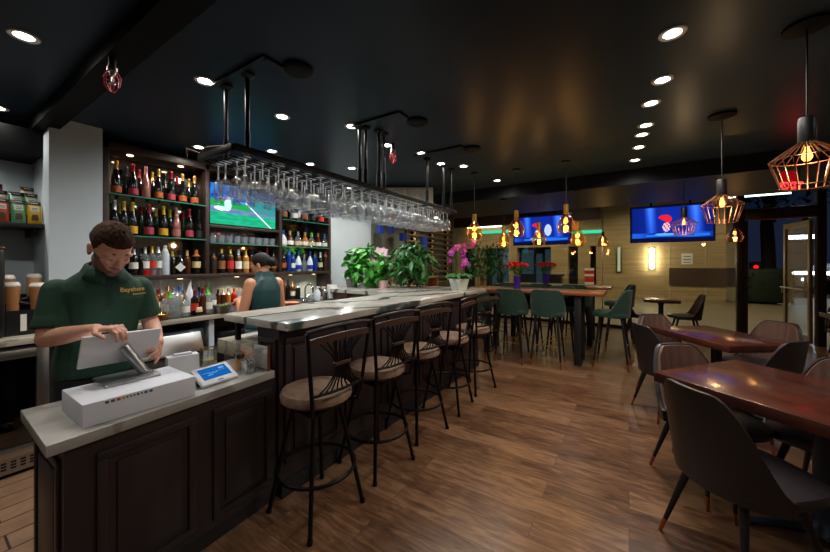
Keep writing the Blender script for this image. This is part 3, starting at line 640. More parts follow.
# wine cooler
t=thing('wine_cooler','steel framed wine cooler under the counter at far left','cooler',(XB+.01,.17,0))
g=G('cooler_dark'); g.bb(-.55,-.04,-.45,.43,.1,ZB-.06); part('body',g,t)
g=G('steel'); g.bb(-.04,.02,-.45,-.39,.14,.86,.004); g.bb(-.04,.02,.36,.42,.14,.86,.004); g.bb(-.04,.02,-.39,.36,.80,.86,.004); g.bb(-.04,.02,-.39,.36,.14,.20,.004); f=part('door',g,t,'steel framed glass door')
g=G('glass_cooler'); g.bb(-.02,-.012,-.39,.36,.20,.80); part('door_glass',g,f)
g=G('light_wood')
for k in range(5): g.bb(-.06,-.042,-.38,.35,.24+k*.11,.262+k*.11)
part('rack_front',g,t)
g=G('steel'); g.bb(-.04,.0,-.45,.43,.03,.135); g.use('black_paint')
for k in range(18):
    for z in (.06,.08,.10): g.bb(.0,.003,-.4+k*.043,-.375+k*.043,z,z+.012)
part('vent_grille',g,t)
for k in range(4):
    g=G('bottle_green'); R=Euler((0,PI/2,0)).to_matrix(); g.lathe([(.001,0),(.037,.0),(.037,.2),(.013,.26),(.013,.3),(.001,.3)],(-.4,-.2+.16*k,.3+.11*(k%3)),12,R=R); single('wine_bottle',g,f'dark wine bottle lying inside the wine cooler, {ORD[k]} from the left','bottle',(XB+.01,.17,0),group='bottles in the wine cooler')
# ---------------------------------------------------------------- bottle shelving
XC=-3.85; Y0,Y1,Y2,Y3=.957,1.825,2.73,3.605
ZS=dict(a=2.07,b=1.705,base=1.332,mid=1.675,ra=2.035,rb=1.675)
t=thing('bottle_shelving','dark wooden back bar shelving in three mirrored bays with glass shelves','shelf')
g=G('mirror'); g.bb(-4.145,-4.13,Y0+.03,Y3-.03,1.30,2.5); part('mirror_back',g,t)
for y,w_ in ((Y0,.055),(Y1-.02,.04),(Y2-.02,.04),(Y3-.045,.045)):
    g=G('cabinet_wood_v'); g.bb(-4.13,XC,y,y+w_,1.29 if y!=Y0 and y<3 else ZB,2.53,.003); part('upright',g,t)
g=G('cabinet_wood'); g.bb(-4.13,XC,Y0,Y3,2.46,2.53,.003); part('top_board',g,t)
g=G('cabinet_wood'); g.bb(-4.13,XC+.005,Y0,Y3,1.29,1.332,.003); part('bottom_board',g,t)
g=G('cabinet_wood'); g.bb(-4.13,XC,Y1+.02,Y2-.02,1.845,1.875,.003); part('screen_shelf',g,t)
for ya,yb,z in ((Y0+.055,Y1-.02,ZS['a']),(Y0+.055,Y1-.02,ZS['b']),(Y1+.02,Y2-.02,ZS['mid']),(Y2+.02,Y3-.045,ZS['ra']),(Y2+.02,Y3-.045,ZS['rb'])):
    g=G('glass_shelf'); g.bb(-4.12,XC+.02,ya,yb,z-.012,z); s_=part('glass_shelf',g,t); g=G('glass_green_edge'); g.bb(XC+.02,XC+.023,ya,yb,z-.012,z); part('polished_edge',g,s_)
for y in (1.25,1.6,2.2,2.95,3.35):
    g=G('strip_under'); g.lathe([(.025,-.006),(.025,0)],(-3.95,y,1.289),14); pl=part('puck_light',g,t); lamp('glow','SPOT',4,(-3.95,y,1.27),(1,.85,.62),pl,.03,2.4,.6)
for y in (1.18,1.6,2.95,3.35):
    g=G('strip_under'); g.lathe([(.025,-.006),(.025,0)],(-3.93,y,2.459),14); pl=part('puck_light',g,t); lamp('glow','SPOT',3.2,(-3.93,y,2.44),(1,.85,.66),pl,.03,2.4,.6)
# ---------------------------------------------------------------- screens
def screen(name,label,p,w,h,rz,mat,fn,nx=120,ny=66,tilt=0,group=None):
    t=thing(name,label,'screen',p,rz)
    t.rotation_euler=(tilt,0,rz)
    g=G('tv_bezel'); g.box((0,.022,0),(w+.03,.04,h+.03),bev=.004); g.box((0,.05,0),(w*.6,.04,h*.6)); part('housing',g,t)
    me=bpy.data.meshes.new('display'); V=[];Fc=[];Cs=[]
    for j in range(ny+1):
        for i in range(nx+1): V.append((w*(i/nx-.5),-.0025,h*(j/ny-.5)))
    for j in range(ny):
        for i in range(nx):
            a=j*(nx+1)+i; Fc.append((a,a+1,a+nx+2,a+nx+1)); Cs.append(fn((i+.5)/nx,(j+.5)/ny))
    me.from_pydata(V,[],Fc); at=me.attributes.new('pic','FLOAT_COLOR','FACE')
    for k,c in enumerate(Cs): at.data[k].color=(*lin(c),1)
    me.materials.append(M[mat]); part('display',me,t)
    return t
def mixc(a,b,t): t=max(0,min(1,t)); return tuple(x+(y-x)*t for x,y in zip(a,b))
def pic_game(x,y):
    n=noise.noise(Vector((x*9,y*16,1))); n2=noise.noise(Vector((x*22,y*30,4)))
    yb=.62-.12*x
    if y>yb:
        c=mixc((16,52,150),(60,150,220),.5+n*.9); c=mixc(c,(190,220,250),max(0,n2*1.6-.55)) 
        if x>.6 and y<.72: c=mixc(c,(40,160,120),.6)
    elif y>yb-.16: c=(30,160,80) if x<.55 else (60,140,140)
    elif y>.30-.02*x: c=mixc((92,122,168),(112,140,176),n+.5)
    else: c=mixc((24,160,110),(40,180,140),n+.5)
    d=(y-(.62-.62*(x-.5)/.42)) if .5<x<.95 else 9
    if abs(d)<.022: c=(236,240,246)
    px,py=(x-.24),(y-.5)
    if (px/.05)**2+(py/.16)**2<1 or ((x-.15)/.1)**2+((y-.4)/.06)**2<1 or ((x-.26)/.03)**2+((y-.66)/.045)**2<1: c=mixc((170,226,240),(240,250,255),n+.5)
    if abs(y-(.68+.03*math.sin(x*30)))<.012 and .1<x<.3: c=(200,120,190)
    return c
def pic_stage(seed,rx):
    def fn(x,y):
        c=mixc((6,14,70),(14,40,150),.3+.7*math.exp(-((x-.5)/.5)**2))
        for bx_,wd in ((.26,.05),(.80,.06)):
            q=abs(x-bx_-(.5-y)*.03)/wd
            if q<1.6: c=mixc(c,(60,120,255),(1-q/1.6)*(.4+.6*y)*1.25)
        if y<.24: c=mixc((10,30,120),(30,90,210),.5+.5*math.sin(x*9+seed))
        if .14<y<.2 and .2<x<.95: c=(36,110,230)
        X=x-rx
        if y>.42 and (X/.085)**2+((y-.62)/.13)**2<1 and y>.62-X*1.2-.05: c=(226,30,44)
        if (X-.02)**2/.0022+((y-.40)/.13)**2<1: c=(226,190,210) if (int(x*60)+int(y*20))%3 else (196,60,80)
        if seed>1 and ((x-rx-.2)/.06)**2+((y-.48)/.2)**2<1: c=(180,200,230)
        if ((x-rx)/.12)**2+((y-.2)/.035)**2<1: c=(90,170,255)
        if y<.1 or y>.95 or x<.02 or x>.985: c=(8,14,50)
        return c
    return fn
screen('television','television showing a ball game, set in the bottle shelving',(-3.87,2.26,2.115),.80,.45,PI/2,'screen_game',pic_game)
T2=screen('television','wide ceiling hung television with blue stage picture, right of the glass joint',(0.668,8.0,2.21),1.27,.69,0,'screen_stage',pic_stage(1,.43))
T1=screen('television','ceiling hung television with blue stage picture behind the amber pendants',(-1.70,8.0,2.21),1.25,.66,0,'screen_stage',pic_stage(2,.42))
for T_,n in ((T2,2),(T1,2)):
    for x in (-.3,.3):
        g=G('black_metal'); g.cyl((x,.07,.2),(x,.07,ZH-2.21),.02); g.box((x,.07,ZH-2.21-.008),(.12,.12,.016)); g.box((x,.06,.1),(.06,.04,.3)); part('ceiling_bracket',g,T_)
g=G('black_metal'); g.bb(-3.9,2.8,7.02,7.06,2.62,2.66)
for k in range(5): g.cyl((-3.5+k*1.5,7.04,2.66),(-3.5+k*1.5,7.04,ZH),.01)
single('lighting_track',g,'long black ceiling track in front of the stage screens','track')
# ---------------------------------------------------------------- hanging glass rack
ZR=2.085; RX0,RX1,RY0,RY1=-2.215,-1.83,1.0,3.80
t=thing('glass_rack','long black ceiling hung rack over the bar holding upside-down stem glasses','glass rack')
g=G('black_metal')
for x in (RX0,RX1): g.bb(x-.012,x+.012,RY0,RY1,ZR-.012,ZR+.026,.003)
for y in (RY0,RY1): g.bb(RX0,RX1,y-.012,y+.012,ZR-.012,ZR+.026,.003)
k=RY0+.3
while k<RY1: g.bb(RX0,RX1,k-.008,k+.008,ZR,ZR+.02); k+=.95
part('frame',g,t)
g=G('black_metal'); rows=[RX0+.05+i*.095 for i in range(4)]
for x in rows:
    for s_ in (-.02,.02): g.bb(x+s_-.004,x+s_+.004,RY0,RY1,ZR-.03,ZR-.024); 
    for yy in (RY0+.3,RY0+1.44,RY1-.32): g.bb(x-.004,x+.004,yy,yy+.01,ZR-.024,ZR+.0); g.bb(x-.024,x+.024,yy,yy+.01,ZR-.006,ZR)
part('glass_rails',g,t)
rods=[(225.8,-2.2),(247.3,-1.95),(359.5,-1.90),(365.5,-1.88),(378.6,RX1),(383.8,RX1),(427,-1.87),(443.5,RX1),(451.3,RX1)]
for u,X in rods:
    y=bx(u,200,X).y; g=G('black_metal'); g.cyl((X,y,ZR),(X,y,ZC-.02),.013,n=10); g.cyl((X,y,ZR+.02),(X,y,ZR+.16),.018,n=10); g.lathe([(.042,0),(.042,-.014),(.02,-.03)],(X,y,ZC),14); part('hanging_rod',g,t)
for y,xa,xb in ((1.10,-2.27,-1.69),(2.06,-1.95,-1.46),(2.98,-1.92,-1.37)):
    g=G('black_metal'); g.bb(xa,xb,y-.014,y+.014,ZC-.016,ZC); g.bb(xb-.028,xb,y,y+.12,ZC-.016,ZC); part('ceiling_strut',g,t)
g=G('stem_brown'); g.tube([(-2.30,.97,ZR+.02),(-2.26,.95,ZR+.06),(-2.2,1.0,ZR+.035),(-2.1,.99,ZR+.05),(-1.95,1.01,ZR+.035),(-1.85,1.03,ZR+.03)],.005,6); part('loose_cable',g,t)
# stem glasses
def glass_mesh(name,h,rb,rm,stem,rbase):
    g=G('glass_foot')
    g.lathe([(.001,0),(rbase,-.001),(rbase,-.0035),(.009,-.007),(.005,-.014),(.0045,-stem),(.010,-stem-.008)],n=14,cap=(False,False)); g.use('glass_bowl'); g.lathe([(.010,-stem-.008),(rb*.7,-stem-.022),(rb,-stem-(h-stem)*.42),(rm,-h),(rm-.002,-h)],n=16,cap=(False,False)); g.use('glass_foot'); g.tube([(rm*math.cos(2*PI*k/16),rm*math.sin(2*PI*k/16),-h) for k in range(16)],.0012,4,True)
    return g.mesh(name)
GM=[glass_mesh('wine_glass',.225,.041,.032,.095,.037),glass_mesh('wine_glass',.215,.045,.036,.09,.038),glass_mesh('champagne_flute',.235,.027,.023,.085,.033)]
gi=0; y=1.09; k=0
while y<RY1-.04:
    for i,x in enumerate(rows):
        m=GM[0] if y<2.0 else GM[1]
        if y<1.5 and i==0: m=GM[2]
        o=link(m.name,m,None,(x+random.uniform(-.006,.006),y+random.uniform(-.012,.012),ZR-.02),random.uniform(0,6))
        fl=m is GM[2]
        tag(o,'slim clear flute hanging upside down from the near end of the rack' if fl else ('clear stem glass hanging upside down in the nearer half of the rack' if y<2.55 else 'round clear stem glass hanging upside down in the farther half of the rack'),'glass','hanging champagne flutes' if fl else ('hanging stem glasses nearer half' if y<2.55 else 'hanging stem glasses farther half'))
    y+=.112; k+=1
# pale ceiling duct box behind the rack
a=Vector((-3.27,3.78,0)); b=Vector((-2.45,4.31,0)); dr=(b-a).normalized(); L_=(b-a).length; an=math.atan2(dr.y,dr.x)
t=thing('ceiling_duct','pale grey panelled duct box below the ceiling behind the glass rack','duct',(a.x,a.y,2.2),an)
g=G('wall_grey'); g.bb(0,L_,0.012,.4,.06,.38); part('body',g,t)
for k in range(5):
    g=G('wall_grey'); g.bb(k*L_/5+.004,(k+1)*L_/5-.004,-.02,.012,.04,.36,.012); part('panel',g,t)
g=G('black_metal')
for x in (.1,L_-.1): g.cyl((x,.2,.38),(x,.2,.4),.03)
part('hanger',g,t)
# ---------------------------------------------------------------- bar stools
def arc(p0,p1,bulge,n=10):
    p0=Vector(p0);p1=Vector(p1);b=Vector(bulge); return [p0.lerp(p1,i/n)+b*(4*(i/n)*(1-i/n)) for i in range(n+1)]
def make_bar_stool(label):
    t=thing('bar_stool',label,'bar stool',group='bar stools along the bar')
    g=G('seat_tan'); g.lathe([(.001,.65),(.185,.65),(.203,.665),(.206,.69),(.195,.713),(.15,.727),(.07,.732),(.001,.733)],n=32); part('seat',g,t)
    g=G('stool_metal'); g.lathe([(.001,.61),(.12,.61),(.16,.64),(.175,.651),(.001,.651)],n=24); g.box((0,0,.603),(.22,.22,.02),bev=.005); part('swivel_plate',g,t)
    for sx in (-1,1):
        for sy in (-1,1):
            g=G('stool_metal'); g.tube([(sx*.09,sy*.09,.61),(sx*.115,sy*.115,.48),(sx*.19,sy*.19,.004)],.0125,8); g.cyl((sx*.19,sy*.19,.0),(sx*.1895,sy*.1895,.02),.016,n=10); part('leg',g,t)
    g=G('stool_metal'); R=.223; g.tube([(R*math.cos(2*PI*k/40),R*math.sin(2*PI*k/40),.255) for k in range(40)],.0105,8,True); part('foot_ring',g,t)
    g=G('stool_metal')
    for s in (-1,1): g.tube([(-.10,s*.13,.625),(-.175,s*.165,.64),(-.19,s*.175,.70),(-.20,s*.195,.86),(-.215,s*.225,1.09)],.0115,8)
    top=arc((-.215,-.228,1.095),(-.215,.228,1.095),(-.035,0,.022),14); g.tube(top,.012,8)
    lowr=arc((-.195,-.183,.755),(-.195,.183,.755),(-.03,0,0),10); g.tube(lowr,.009,8)
    midr=arc((-.213,-.219,1.04),(-.213,.219,1.04),(-.034,0,.018),14)
    bk=part('backrest',g,t)
    g=G('wood_rail'); P=[Vector(p) for p in midr]
    for A,B in zip(P,P[1:]):
        for za,zb,off in (((-.017),(.017),.0),):
            a0=A+Vector((-.007,0,za));a1=A+Vector((.007,0,za));a2=A+Vector((.007,0,zb));a3=A+Vector((-.007,0,zb))
            b0=B+Vector((-.007,0,za));b1=B+Vector((.007,0,za));b2=B+Vector((.007,0,zb));b3=B+Vector((-.007,0,zb))
            for q in ((a0,a1,b1,b0),(a1,a2,b2,b1),(a2,a3,b3,b2),(a3,a0,b0,b3)): g.face(q)
    part('wood_strip',g,bk)
    g=G('stool_metal'); n=9
    for k in range(n):
        s=(k-(n-1)/2)/((n-1)/2); 
        pts=[(-.222-.026*(1-s*s),s*.155,1.032),(-.224,s*.075,.96),(-.224,s*.042,.90),(-.222,s*.05,.85),(-.215,s*.10,.79),(-.20-.024*(1-s*s*.6),s*.155,.757)]
        g.tube(pts,.0048,6)
    part('fan_spindles',g,bk)
    g=G('wood_rail'); g.box((-.224,0,.90),(.022,.115,.02),bev=.005); part('spindle_band',g,bk)
    return t
SL=['tan seated bar stool nearest the camera, at the near end of the bar','second tan seated bar stool from the camera along the bar','third tan seated bar stool from the camera, middle of the five','fourth tan seated bar stool from the camera along the bar','farthest tan seated bar stool, at the window end of the bar']
SP=[(-1.562,1.35,-3),(-1.555,1.90,-8),(-1.565,2.46,-12),(-1.555,3.05,4),(-1.54,3.63,-14)]
st=make_bar_stool(SL[0]); st.location=(SP[0][0],SP[0][1],0); st.rotation_euler=(0,0,PI+math.radians(SP[0][2]))
for (x,y,a),l in list(zip(SP,SL))[1:]: dup(st,(x,y,0),PI+math.radians(a),l)
# ---------------------------------------------------------------- bucket shells
def sstep(a,b,x):
    t=max(0,min(1,(x-a)/(b-a))); return t*t*(3-2*t)
def shell(g,mat,zlow,ztop,zfront,rx,ry,lean,half,th,n=28,m=8,full=.5,rib=0,inset=0,topround=.06):
    """curved bucket back, open towards +x"""
    g.use(mat)
    def zt(a):
        q=abs(a)/half; return zfront+(ztop-zfront)*(1-sstep(full,1,q)) if full<.3 else zfront+(ztop-zfront)*(1-sstep(full,1,q))-topround*q*q*.3
    def P(i,j,off):
        a=-half+2*half*i; z0=zlow; z=z0+(zt(a)-z0)*j
        f=(z-zlow)/(ztop-zlow); k=1+lean*f
        r=off
        x=-(rx*k-r)*math.cos(a); y=(ry*k-r)*math.sin(a)
        if rib and r>th*.5: 
            w=.006*abs(math.sin(a/half*rib*PI/2*2)); x+=(-math.cos(a))*w*1; y+=math.sin(a)*w
        return (x,y,z)
    A=[[g._v(P(i/n,j/m,0)) for j in range(m+1)] for i in range(n+1)]
    B=[[g._v(P(i/n,j/m,th)) for j in range(m+1)] for i in range(n+1)]
    for i in range(n):
        for j in range(m):
            g._f([A[i][j],A[i+1][j],A[i+1][j+1],A[i][j+1]],True); g._f([B[i][j],B[i][j+1],B[i+1][j+1],B[i+1][j]],True)
        g._f([A[i][m],A[i+1][m],B[i+1][m],B[i][m]],True); g._f([A[i][0],B[i][0],B[i+1][0],A[i+1][0]],True)
    for i in (0,n):
        for j in range(m): g._f([A[i][j],A[i][j+1],B[i][j+1],B[i][j]],True)
    return g
def pad(g,mat,w,d,z0,z1,x0=0,n=4.0,taper=.0):
    g.use(mat); R=[]
    N=36
    for s,z in ((.80,z0),(.97,z0+(z1-z0)*.15),(1,z0+(z1-z0)*.5),(.97,z0+(z1-z0)*.85),(.86,z1-.003),(.5,z1+.004),(.02,z1+.006)):
        r=[]
        for i in range(N):
            a=2*PI*i/N; c,s_=math.cos(a),math.sin(a); k=(abs(c)**n+abs(s_)**n)**(-1/n)
            r.append(g._v((x0+d/2*s*k*c,w/2*s*k*s_*(1-taper*k*c),z)))
        R.append(r)
    return g.skin(R)
def legs4(t,z,top,bot,mat,tip,r0=.017,r1=.009,tiplen=.075,mat2='brass'):
    for sx in (-1,1):
        for sy in (-1,1):
            p=Vector((sx*top[0],sy*top[1],z)); q=Vector((sx*bot[0],sy*bot[1],.0)); k=tiplen/z
            m_=q.lerp(p,k); rm=r1+(r0-r1)*k
            g=G(mat); g.cyl(p,m_,r0,rm,n=10); l=part('leg',g,t)
            g=G(mat2); g.cyl(m_,q,rm*1.06,r1,n=10); part('leg_tip',g,l,'copper tip' if mat2=='copper' else 'gold tip')
def make_dining_chair(label,brown=True):
    t=thing('dining_chair',label,'chair')
    g=G('leather_dark'); pad(g,'leather_dark',.50,.49,.41,.475,.035,3.2,.06); part('seat',g,t)
    g=G('leather_dark'); shell(g,'leather_dark',.40,.86,.47,.235,.265,.24,math.radians(79),.022,full=.24); part('backrest_shell',g,t)
    g=G('leather_brown'); shell(g,'leather_brown',.46,.85,.475,.215,.245,.26,math.radians(76),.022,full=.24,rib=5.5,n=66); part('backrest_padding',g,t,'brown channelled inner padding')
    g=G('black_metal'); g.box((0,0,.40),(.3,.3,.025),bev=.006); part('seat_base',g,t)
    legs4(t,.40,(.13,.13),(.225,.215),'black_paint','copper',mat2='copper',r0=.02,r1=.0085,tiplen=.075)
    return t
deg=math.radians
def at(x,y,a): return (x,y,0),deg(a)
CH=[((.451,2.21),38,'dark leather dining chair nearest the camera, its back to us'),
    ((.433,2.865),-55,'brown ribbed dining chair at the far left corner of the front table'),
    ((.322,3.99),27,'dark backed dining chair left of the second table, back to us'),
    ((.373,4.52),-54,'brown ribbed dining chair behind the left corner of the second table'),
    ((1.09,4.63),-138,'wide brown ribbed dining chair beyond the second table, near the door'),
    ((.88,3.86),140,'dark backed dining chair between the two wooden tables'),
    ((.985,2.90),232,'brown dining chair at the right edge of the picture facing the front table'),
    ((.16,7.9),3,'dining chair left of the small far table, in silhouette'),
    ((.90,8.08),184,'dining chair right of the small far table, facing it'),
    ((2.74,7.5),-100,'dining chair by the right wall behind the far right table')]
ch=make_dining_chair(CH[0][2]); ch.location=(*CH[0][0],0); ch.rotation_euler=(0,0,deg(CH[0][1])); ch['group']='brown and dark dining chairs'
for (p,a,l) in CH[1:]: dup(ch,(*p,0),deg(a),l)
# ---------------------------------------------------------------- dining tables
def make_table(label,c,u,w,l,zt=.75,th=.062,mat='table_top',foot=.3,group='dark red wooden dining tables'):
    t=thing('dining_table',label,'table',(c[0],c[1],0),u,group)
    g=G(mat,'table_edge'); g.box((0,0,zt-th/2),(l,w,th),bev=.006)
    for f in g.b.faces:
        if abs(f.normal.z)<.5: f.material_index=1
    part('tabletop',g,t)
    g=G('pedestal_blue'); g.lathe([(.001,.03),(.075,.03),(.085,.06),(.06,.1),(.042,.14),(.042,zt-th-.06),(.06,zt-th-.03),(.06,zt-th)],n=20); part('pedestal',g,t)
    g=G('pedestal_blue')
    for k in range(4):
        a=PI/4+k*PI/2; c_,s_=math.cos(a),math.sin(a)
        g.tube([(.04*c_,.04*s_,.06),(.16*c_,.16*s_,.045),(foot*c_,foot*s_,.018)],[.03,.026,.018],10); g.sphere((foot*c_,foot*s_,.017),.024,sc=(1,1,.7))
    part('pedestal_foot',g,t)
    g=G('black_metal'); g.box((0,0,zt-th-.006),(.36,.36,.012)); part('top_plate',g,t)
    return t
def table_from(corner,a1,l,w): 
    u1=Vector((math.cos(a1),math.sin(a1))); u2=Vector((-math.sin(a1),math.cos(a1))); c=Vector(corner)+u1*l/2+u2*w/2; return c
a1=deg(-38); c=table_from((.133,2.639),a1,1.18,.83); make_table('large dark red wooden table nearest the camera at right',c,a1,.83,1.18)
a1=deg(-54); c=table_from((.182,4.515),a1,.90,.68); make_table('dark red wooden table behind the front one, ringed by four chairs',c,a1,.68,.90)
make_table('small wooden table standing far back by the window glass',(.52,8.0),0,.5,.56,group=None,foot=.22,th=.05)
make_table('wooden table at far right against the right wall',(2.62,6.75),deg(90),.66,.8,group=None)
# ---------------------------------------------------------------- high tables and green stools
def make_high(label,c,w,l,zt=1.04):
    t=thing('high_table',label,'high table',(c[0],c[1],0),0,'long high tables by the bar end')
    g=G('high_top','high_edge'); g.box((0,0,zt-.022),(l,w,.044),bev=.006)
    for f in g.b.faces:
        if abs(f.normal.z)<.5: f.material_index=1
    part('tabletop',g,t)
    for sx in (-1,1):
        g=G('black_paint'); x=sx*(l/2-.33)
        for sy in (-1,1): g.bb(x-.045,x+.045,sy*(w/2-.1)-.02,sy*(w/2-.1)+.02,0,zt-.044,.003)
        g.bb(x-.045,x+.045,-w/2+.1,w/2-.1,0,.02); g.bb(x-.045,x+.045,-w/2+.1,w/2-.1,zt-.07,zt-.044); part('leg_frame',g,t)
    return t
make_high('nearer long high wooden table behind the bar end',(-1.28,5.43),.66,2.0); make_high('farther long high wooden table closer to the windows',(-1.25,6.8),.66,2.0)
def make_green(label):
    t=thing('velvet_bar_stool',label,'bar stool',group='green velvet bar stools')
    g=G('velvet_green'); pad(g,'velvet_green',.45,.44,.70,.775,.02,3.4,.05); part('seat',g,t)
    g=G('velvet_green'); shell(g,'velvet_green',.70,1.075,.79,.215,.228,.14,deg(100),.04,full=.38); part('backrest',g,t)
    g=G('velvet_green')
    for k in range(5):
        for z in (.86,.96): g.sphere((-.232-.015*(z-.7)/.3*2,(k-2)*.07,z),.004,6,4)
    part('button_tufts',g,t)
    legs4(t,.70,(.13,.14),(.21,.20),'black_paint','brass',r0=.019,r1=.011,tiplen=.10)
    g=G('brass'); 
    q=.30/.70; x=.21+(.13-.21)*q; y=.20+(.14-.20)*q
    g.tube([(x,-y,.30),(x,y,.30)],.008,8); part('foot_rest',g,t,'gold foot bar'); g=G('brass'); g.tube([(-x,-y,.30),(-x,y,.30)],.006,8); part('rear_brace',g,t,'gold rear brace')
    return t
GS=[((-1.47,4.98),90,'green velvet bar stool beneath the purple flower vase, its back to us'),((-.98,5.06),92,'green velvet bar stool next to the table leg, back to us'),((-2.02,4.96),95,'dark green velvet bar stool half hidden by the marble bar end'),
    ((-.20,5.44),176,'green velvet bar stool at the right end of the nearer high table'),((-.14,6.86),184,'green velvet bar stool at the right end of the farther high table'),
    ((-1.95,6.5),90,'left velvet bar stool of three along the farther high table'),((-1.35,6.5),90,'middle velvet bar stool of three along the farther high table'),((-.8,6.5),88,'right velvet bar stool of three along the farther high table'),
    ((-1.9,5.7),-90,'left velvet bar stool facing us between the two high tables'),((-1.42,5.7),-90,'middle velvet bar stool facing us between the two high tables'),((-.9,5.7),-88,'right velvet bar stool facing us between the two high tables')]
gs=make_green(GS[0][2]); gs.location=(*GS[0][0],0); gs.rotation_euler=(0,0,deg(GS[0][1]))
for p,a,l in GS[1:]: dup(gs,(*p,0),deg(a),l)
# ---------------------------------------------------------------- bottles
PRO={ # radius, height, profile as (radius factor, height factor)
 'champ':[(.0,.0),(.98,.0),(1,.02),(1,.42),(.9,.52),(.55,.66),(.36,.78),(.33,.93),(.37,.94),(.37,.96),(.33,1),(0,1)],
 'wine':[(0,0),(.97,0),(1,.02),(1,.60),(.85,.67),(.45,.73),(.37,.78),(.36,.97),(.4,.97),(.4,1),(0,1)],
 'spirit':[(0,0),(.97,0),(1,.02),(1,.62),(.94,.68),(.55,.76),(.36,.80),(.34,.98),(.38,.98),(.38,1),(0,1)],
 'square':[(0,0),(.97,0),(1,.02),(1,.66),(.9,.71),(.5,.76),(.36,.79),(.36,.96),(0,.96)],
 'round':[(0,0),(.7,0),(.95,.08),(1,.25),(.96,.42),(.7,.56),(.4,.66),(.3,.74),(.3,.92),(.34,.93),(.34,.96),(0,.96)],
 'tall':[(0,0),(.97,0),(1,.02),(1,.68),(.8,.76),(.5,.84),(.4,.9),(.4,.98),(0,.98)],
}
def rad_at(pro,q):
    P=[p for p in pro if p[0]>0]
    for a,b in zip(P,P[1:]):
        if a[1]<=q<=b[1] and b[1]>a[1]: return a[0]+(b[0]-a[0])*(q-a[1])/(b[1]-a[1])
    return P[-1][0]
def bottle_parts(t,pro,r,h,body,label=None,lz=(.2,.45),cap=None,cz=.72,sq=False,n=14,fill=None,base=None):
    P=PRO[pro]; n=4 if sq else n
    def prof(z0,z1,k):
        out=[]; zs=sorted({z0,z1,*[z for _,z in P if z0<z<z1]})
        for z in zs: out.append((rad_at(P,z)*r*k,z*h))
        return out
    g=G(body)
    if sq:
        R=Matrix.Rotation(PI/4,3,'Z'); g.lathe([(a*r*(1.3 if a>.6 else 1.0),z*h) for a,z in P],(0,0,0),4,R=R,smooth=False)
    else: g.lathe([(a*r,z*h) for a,z in P],n=n)
    part('bottle_body',g,t)
    if fill:
        g=G(fill[0]); pr=prof(.02,fill[1],.93); g.lathe([(.001,.02*h)]+pr+[(.001,fill[1]*h)],n=n); part('liquor',g,t)
    if label:
        g=G(label); 
        if sq: a,b=lz; g.box((0,0,(a+b)/2*h),(r*1.86,r*1.86,(b-a)*h),bev=.002)
        else: g.lathe(prof(lz[0],lz[1],1.025),n=n,cap=(False,False))
        part('label',g,t)
    if base:
        g=G(base); g.lathe(prof(.02,.2,1.03),n=n,cap=(False,False)); part('base_label',g,t)
    if cap:
        g=G(cap); pr=prof(cz,P[-1][1],1.12); g.lathe([(.001,pr[0][1])]+pr+[(.001,pr[-1][1]+.004)],n=n); part('foil_cap' if pro in('champ','wine') else 'cap',g,t)
def make_bottle(desc,p,group,pro,r,h,body,**k):
    t=thing("bottle",desc,"bottle",p,random.uniform(-.3,.3) if not k.get('sq') else random.uniform(-.1,.1),group); bottle_parts(t,pro,r,h,body,**k); return t
XFR=-3.925; XBK=-4.05
def shelf_y(u,X=XFR): return bx(u,230,X).y
# top champagne shelf
tops=[(116.3,'gold_foil','orange_label','tan gold foil and orange label, first from left'),(133.4,'red_foil','pinkred_label','red foil and pink label, second from left'),(146,'pink_foil',None,'pale rose gold finish all over, third from left'),
      (158.7,'gold_foil','orange_label','gold foil and orange label, fourth from left'),(171.2,'red_foil','pinkred_label','red foil and pink label, fifth from left'),(182.6,'gold_foil','orange_label','gold foil and orange label, sixth from left'),(194.5,'gold_foil','orange_label','gold foil and orange label, last before the screen')]
for u,c,l,d in tops:
    make_bottle(f'top left shelf champagne bottle with {d}',(XFR,shelf_y(u),ZS['a']),'champagne bottles on the top left shelf','champ',.037,.31,'bottle_rose' if c=='pink_foil' else 'bottle_black',label=l,lz=(.07,.26),cap=c,cz=.76)
for i,u in enumerate((127,139.5,152.5,165,177,189)):
    make_bottle('dark champagne bottle in the back row of the top left shelf',(XBK,shelf_y(u,XBK),ZS['a']),'back row bottles on the top left shelf','champ',.036,.30,'bottle_black',cap=('black_foil','red_foil','gold_foil')[i%3],cz=.7)
sec=[(114.5,'silver_foil','black_label','silver foil, first from left'),(124,'gold_foil',None,'gold foil, second from left'),(132.6,'yellow_label','yellow_label','yellow foil and yellow label, left one of two'),(149,'red_foil','pinkred_label','red foil and pink label'),
     (163.5,'yellow_label','yellow_label','yellow foil and yellow label, right one of two'),(176.3,'pink_foil','pink_foil','all rose gold'),(189.3,'red_foil','pinkred_label','bright red foil, second from right'),(199,'black_foil','black_label','all dark, at the right end')]
for u,c,l,d in sec:
    make_bottle(f'middle left shelf champagne bottle, {d}',(XFR,shelf_y(u),ZS['b']),'champagne bottles on the middle left shelf','champ',.038,.315,'bottle_rose' if c=='pink_foil' else 'bottle_black',label=l,lz=(.07,.29),cap=c,cz=.73)
for i,u in enumerate((119,141,156,170,183)):
    make_bottle('dark bottle in the back row of the middle left shelf',(XBK,shelf_y(u,XBK),ZS['b']),'back row bottles on the middle left shelf','champ',.036,.30,'bottle_green',cap=('gold_foil','red_foil','gold_foil')[i%3],cz=.72)
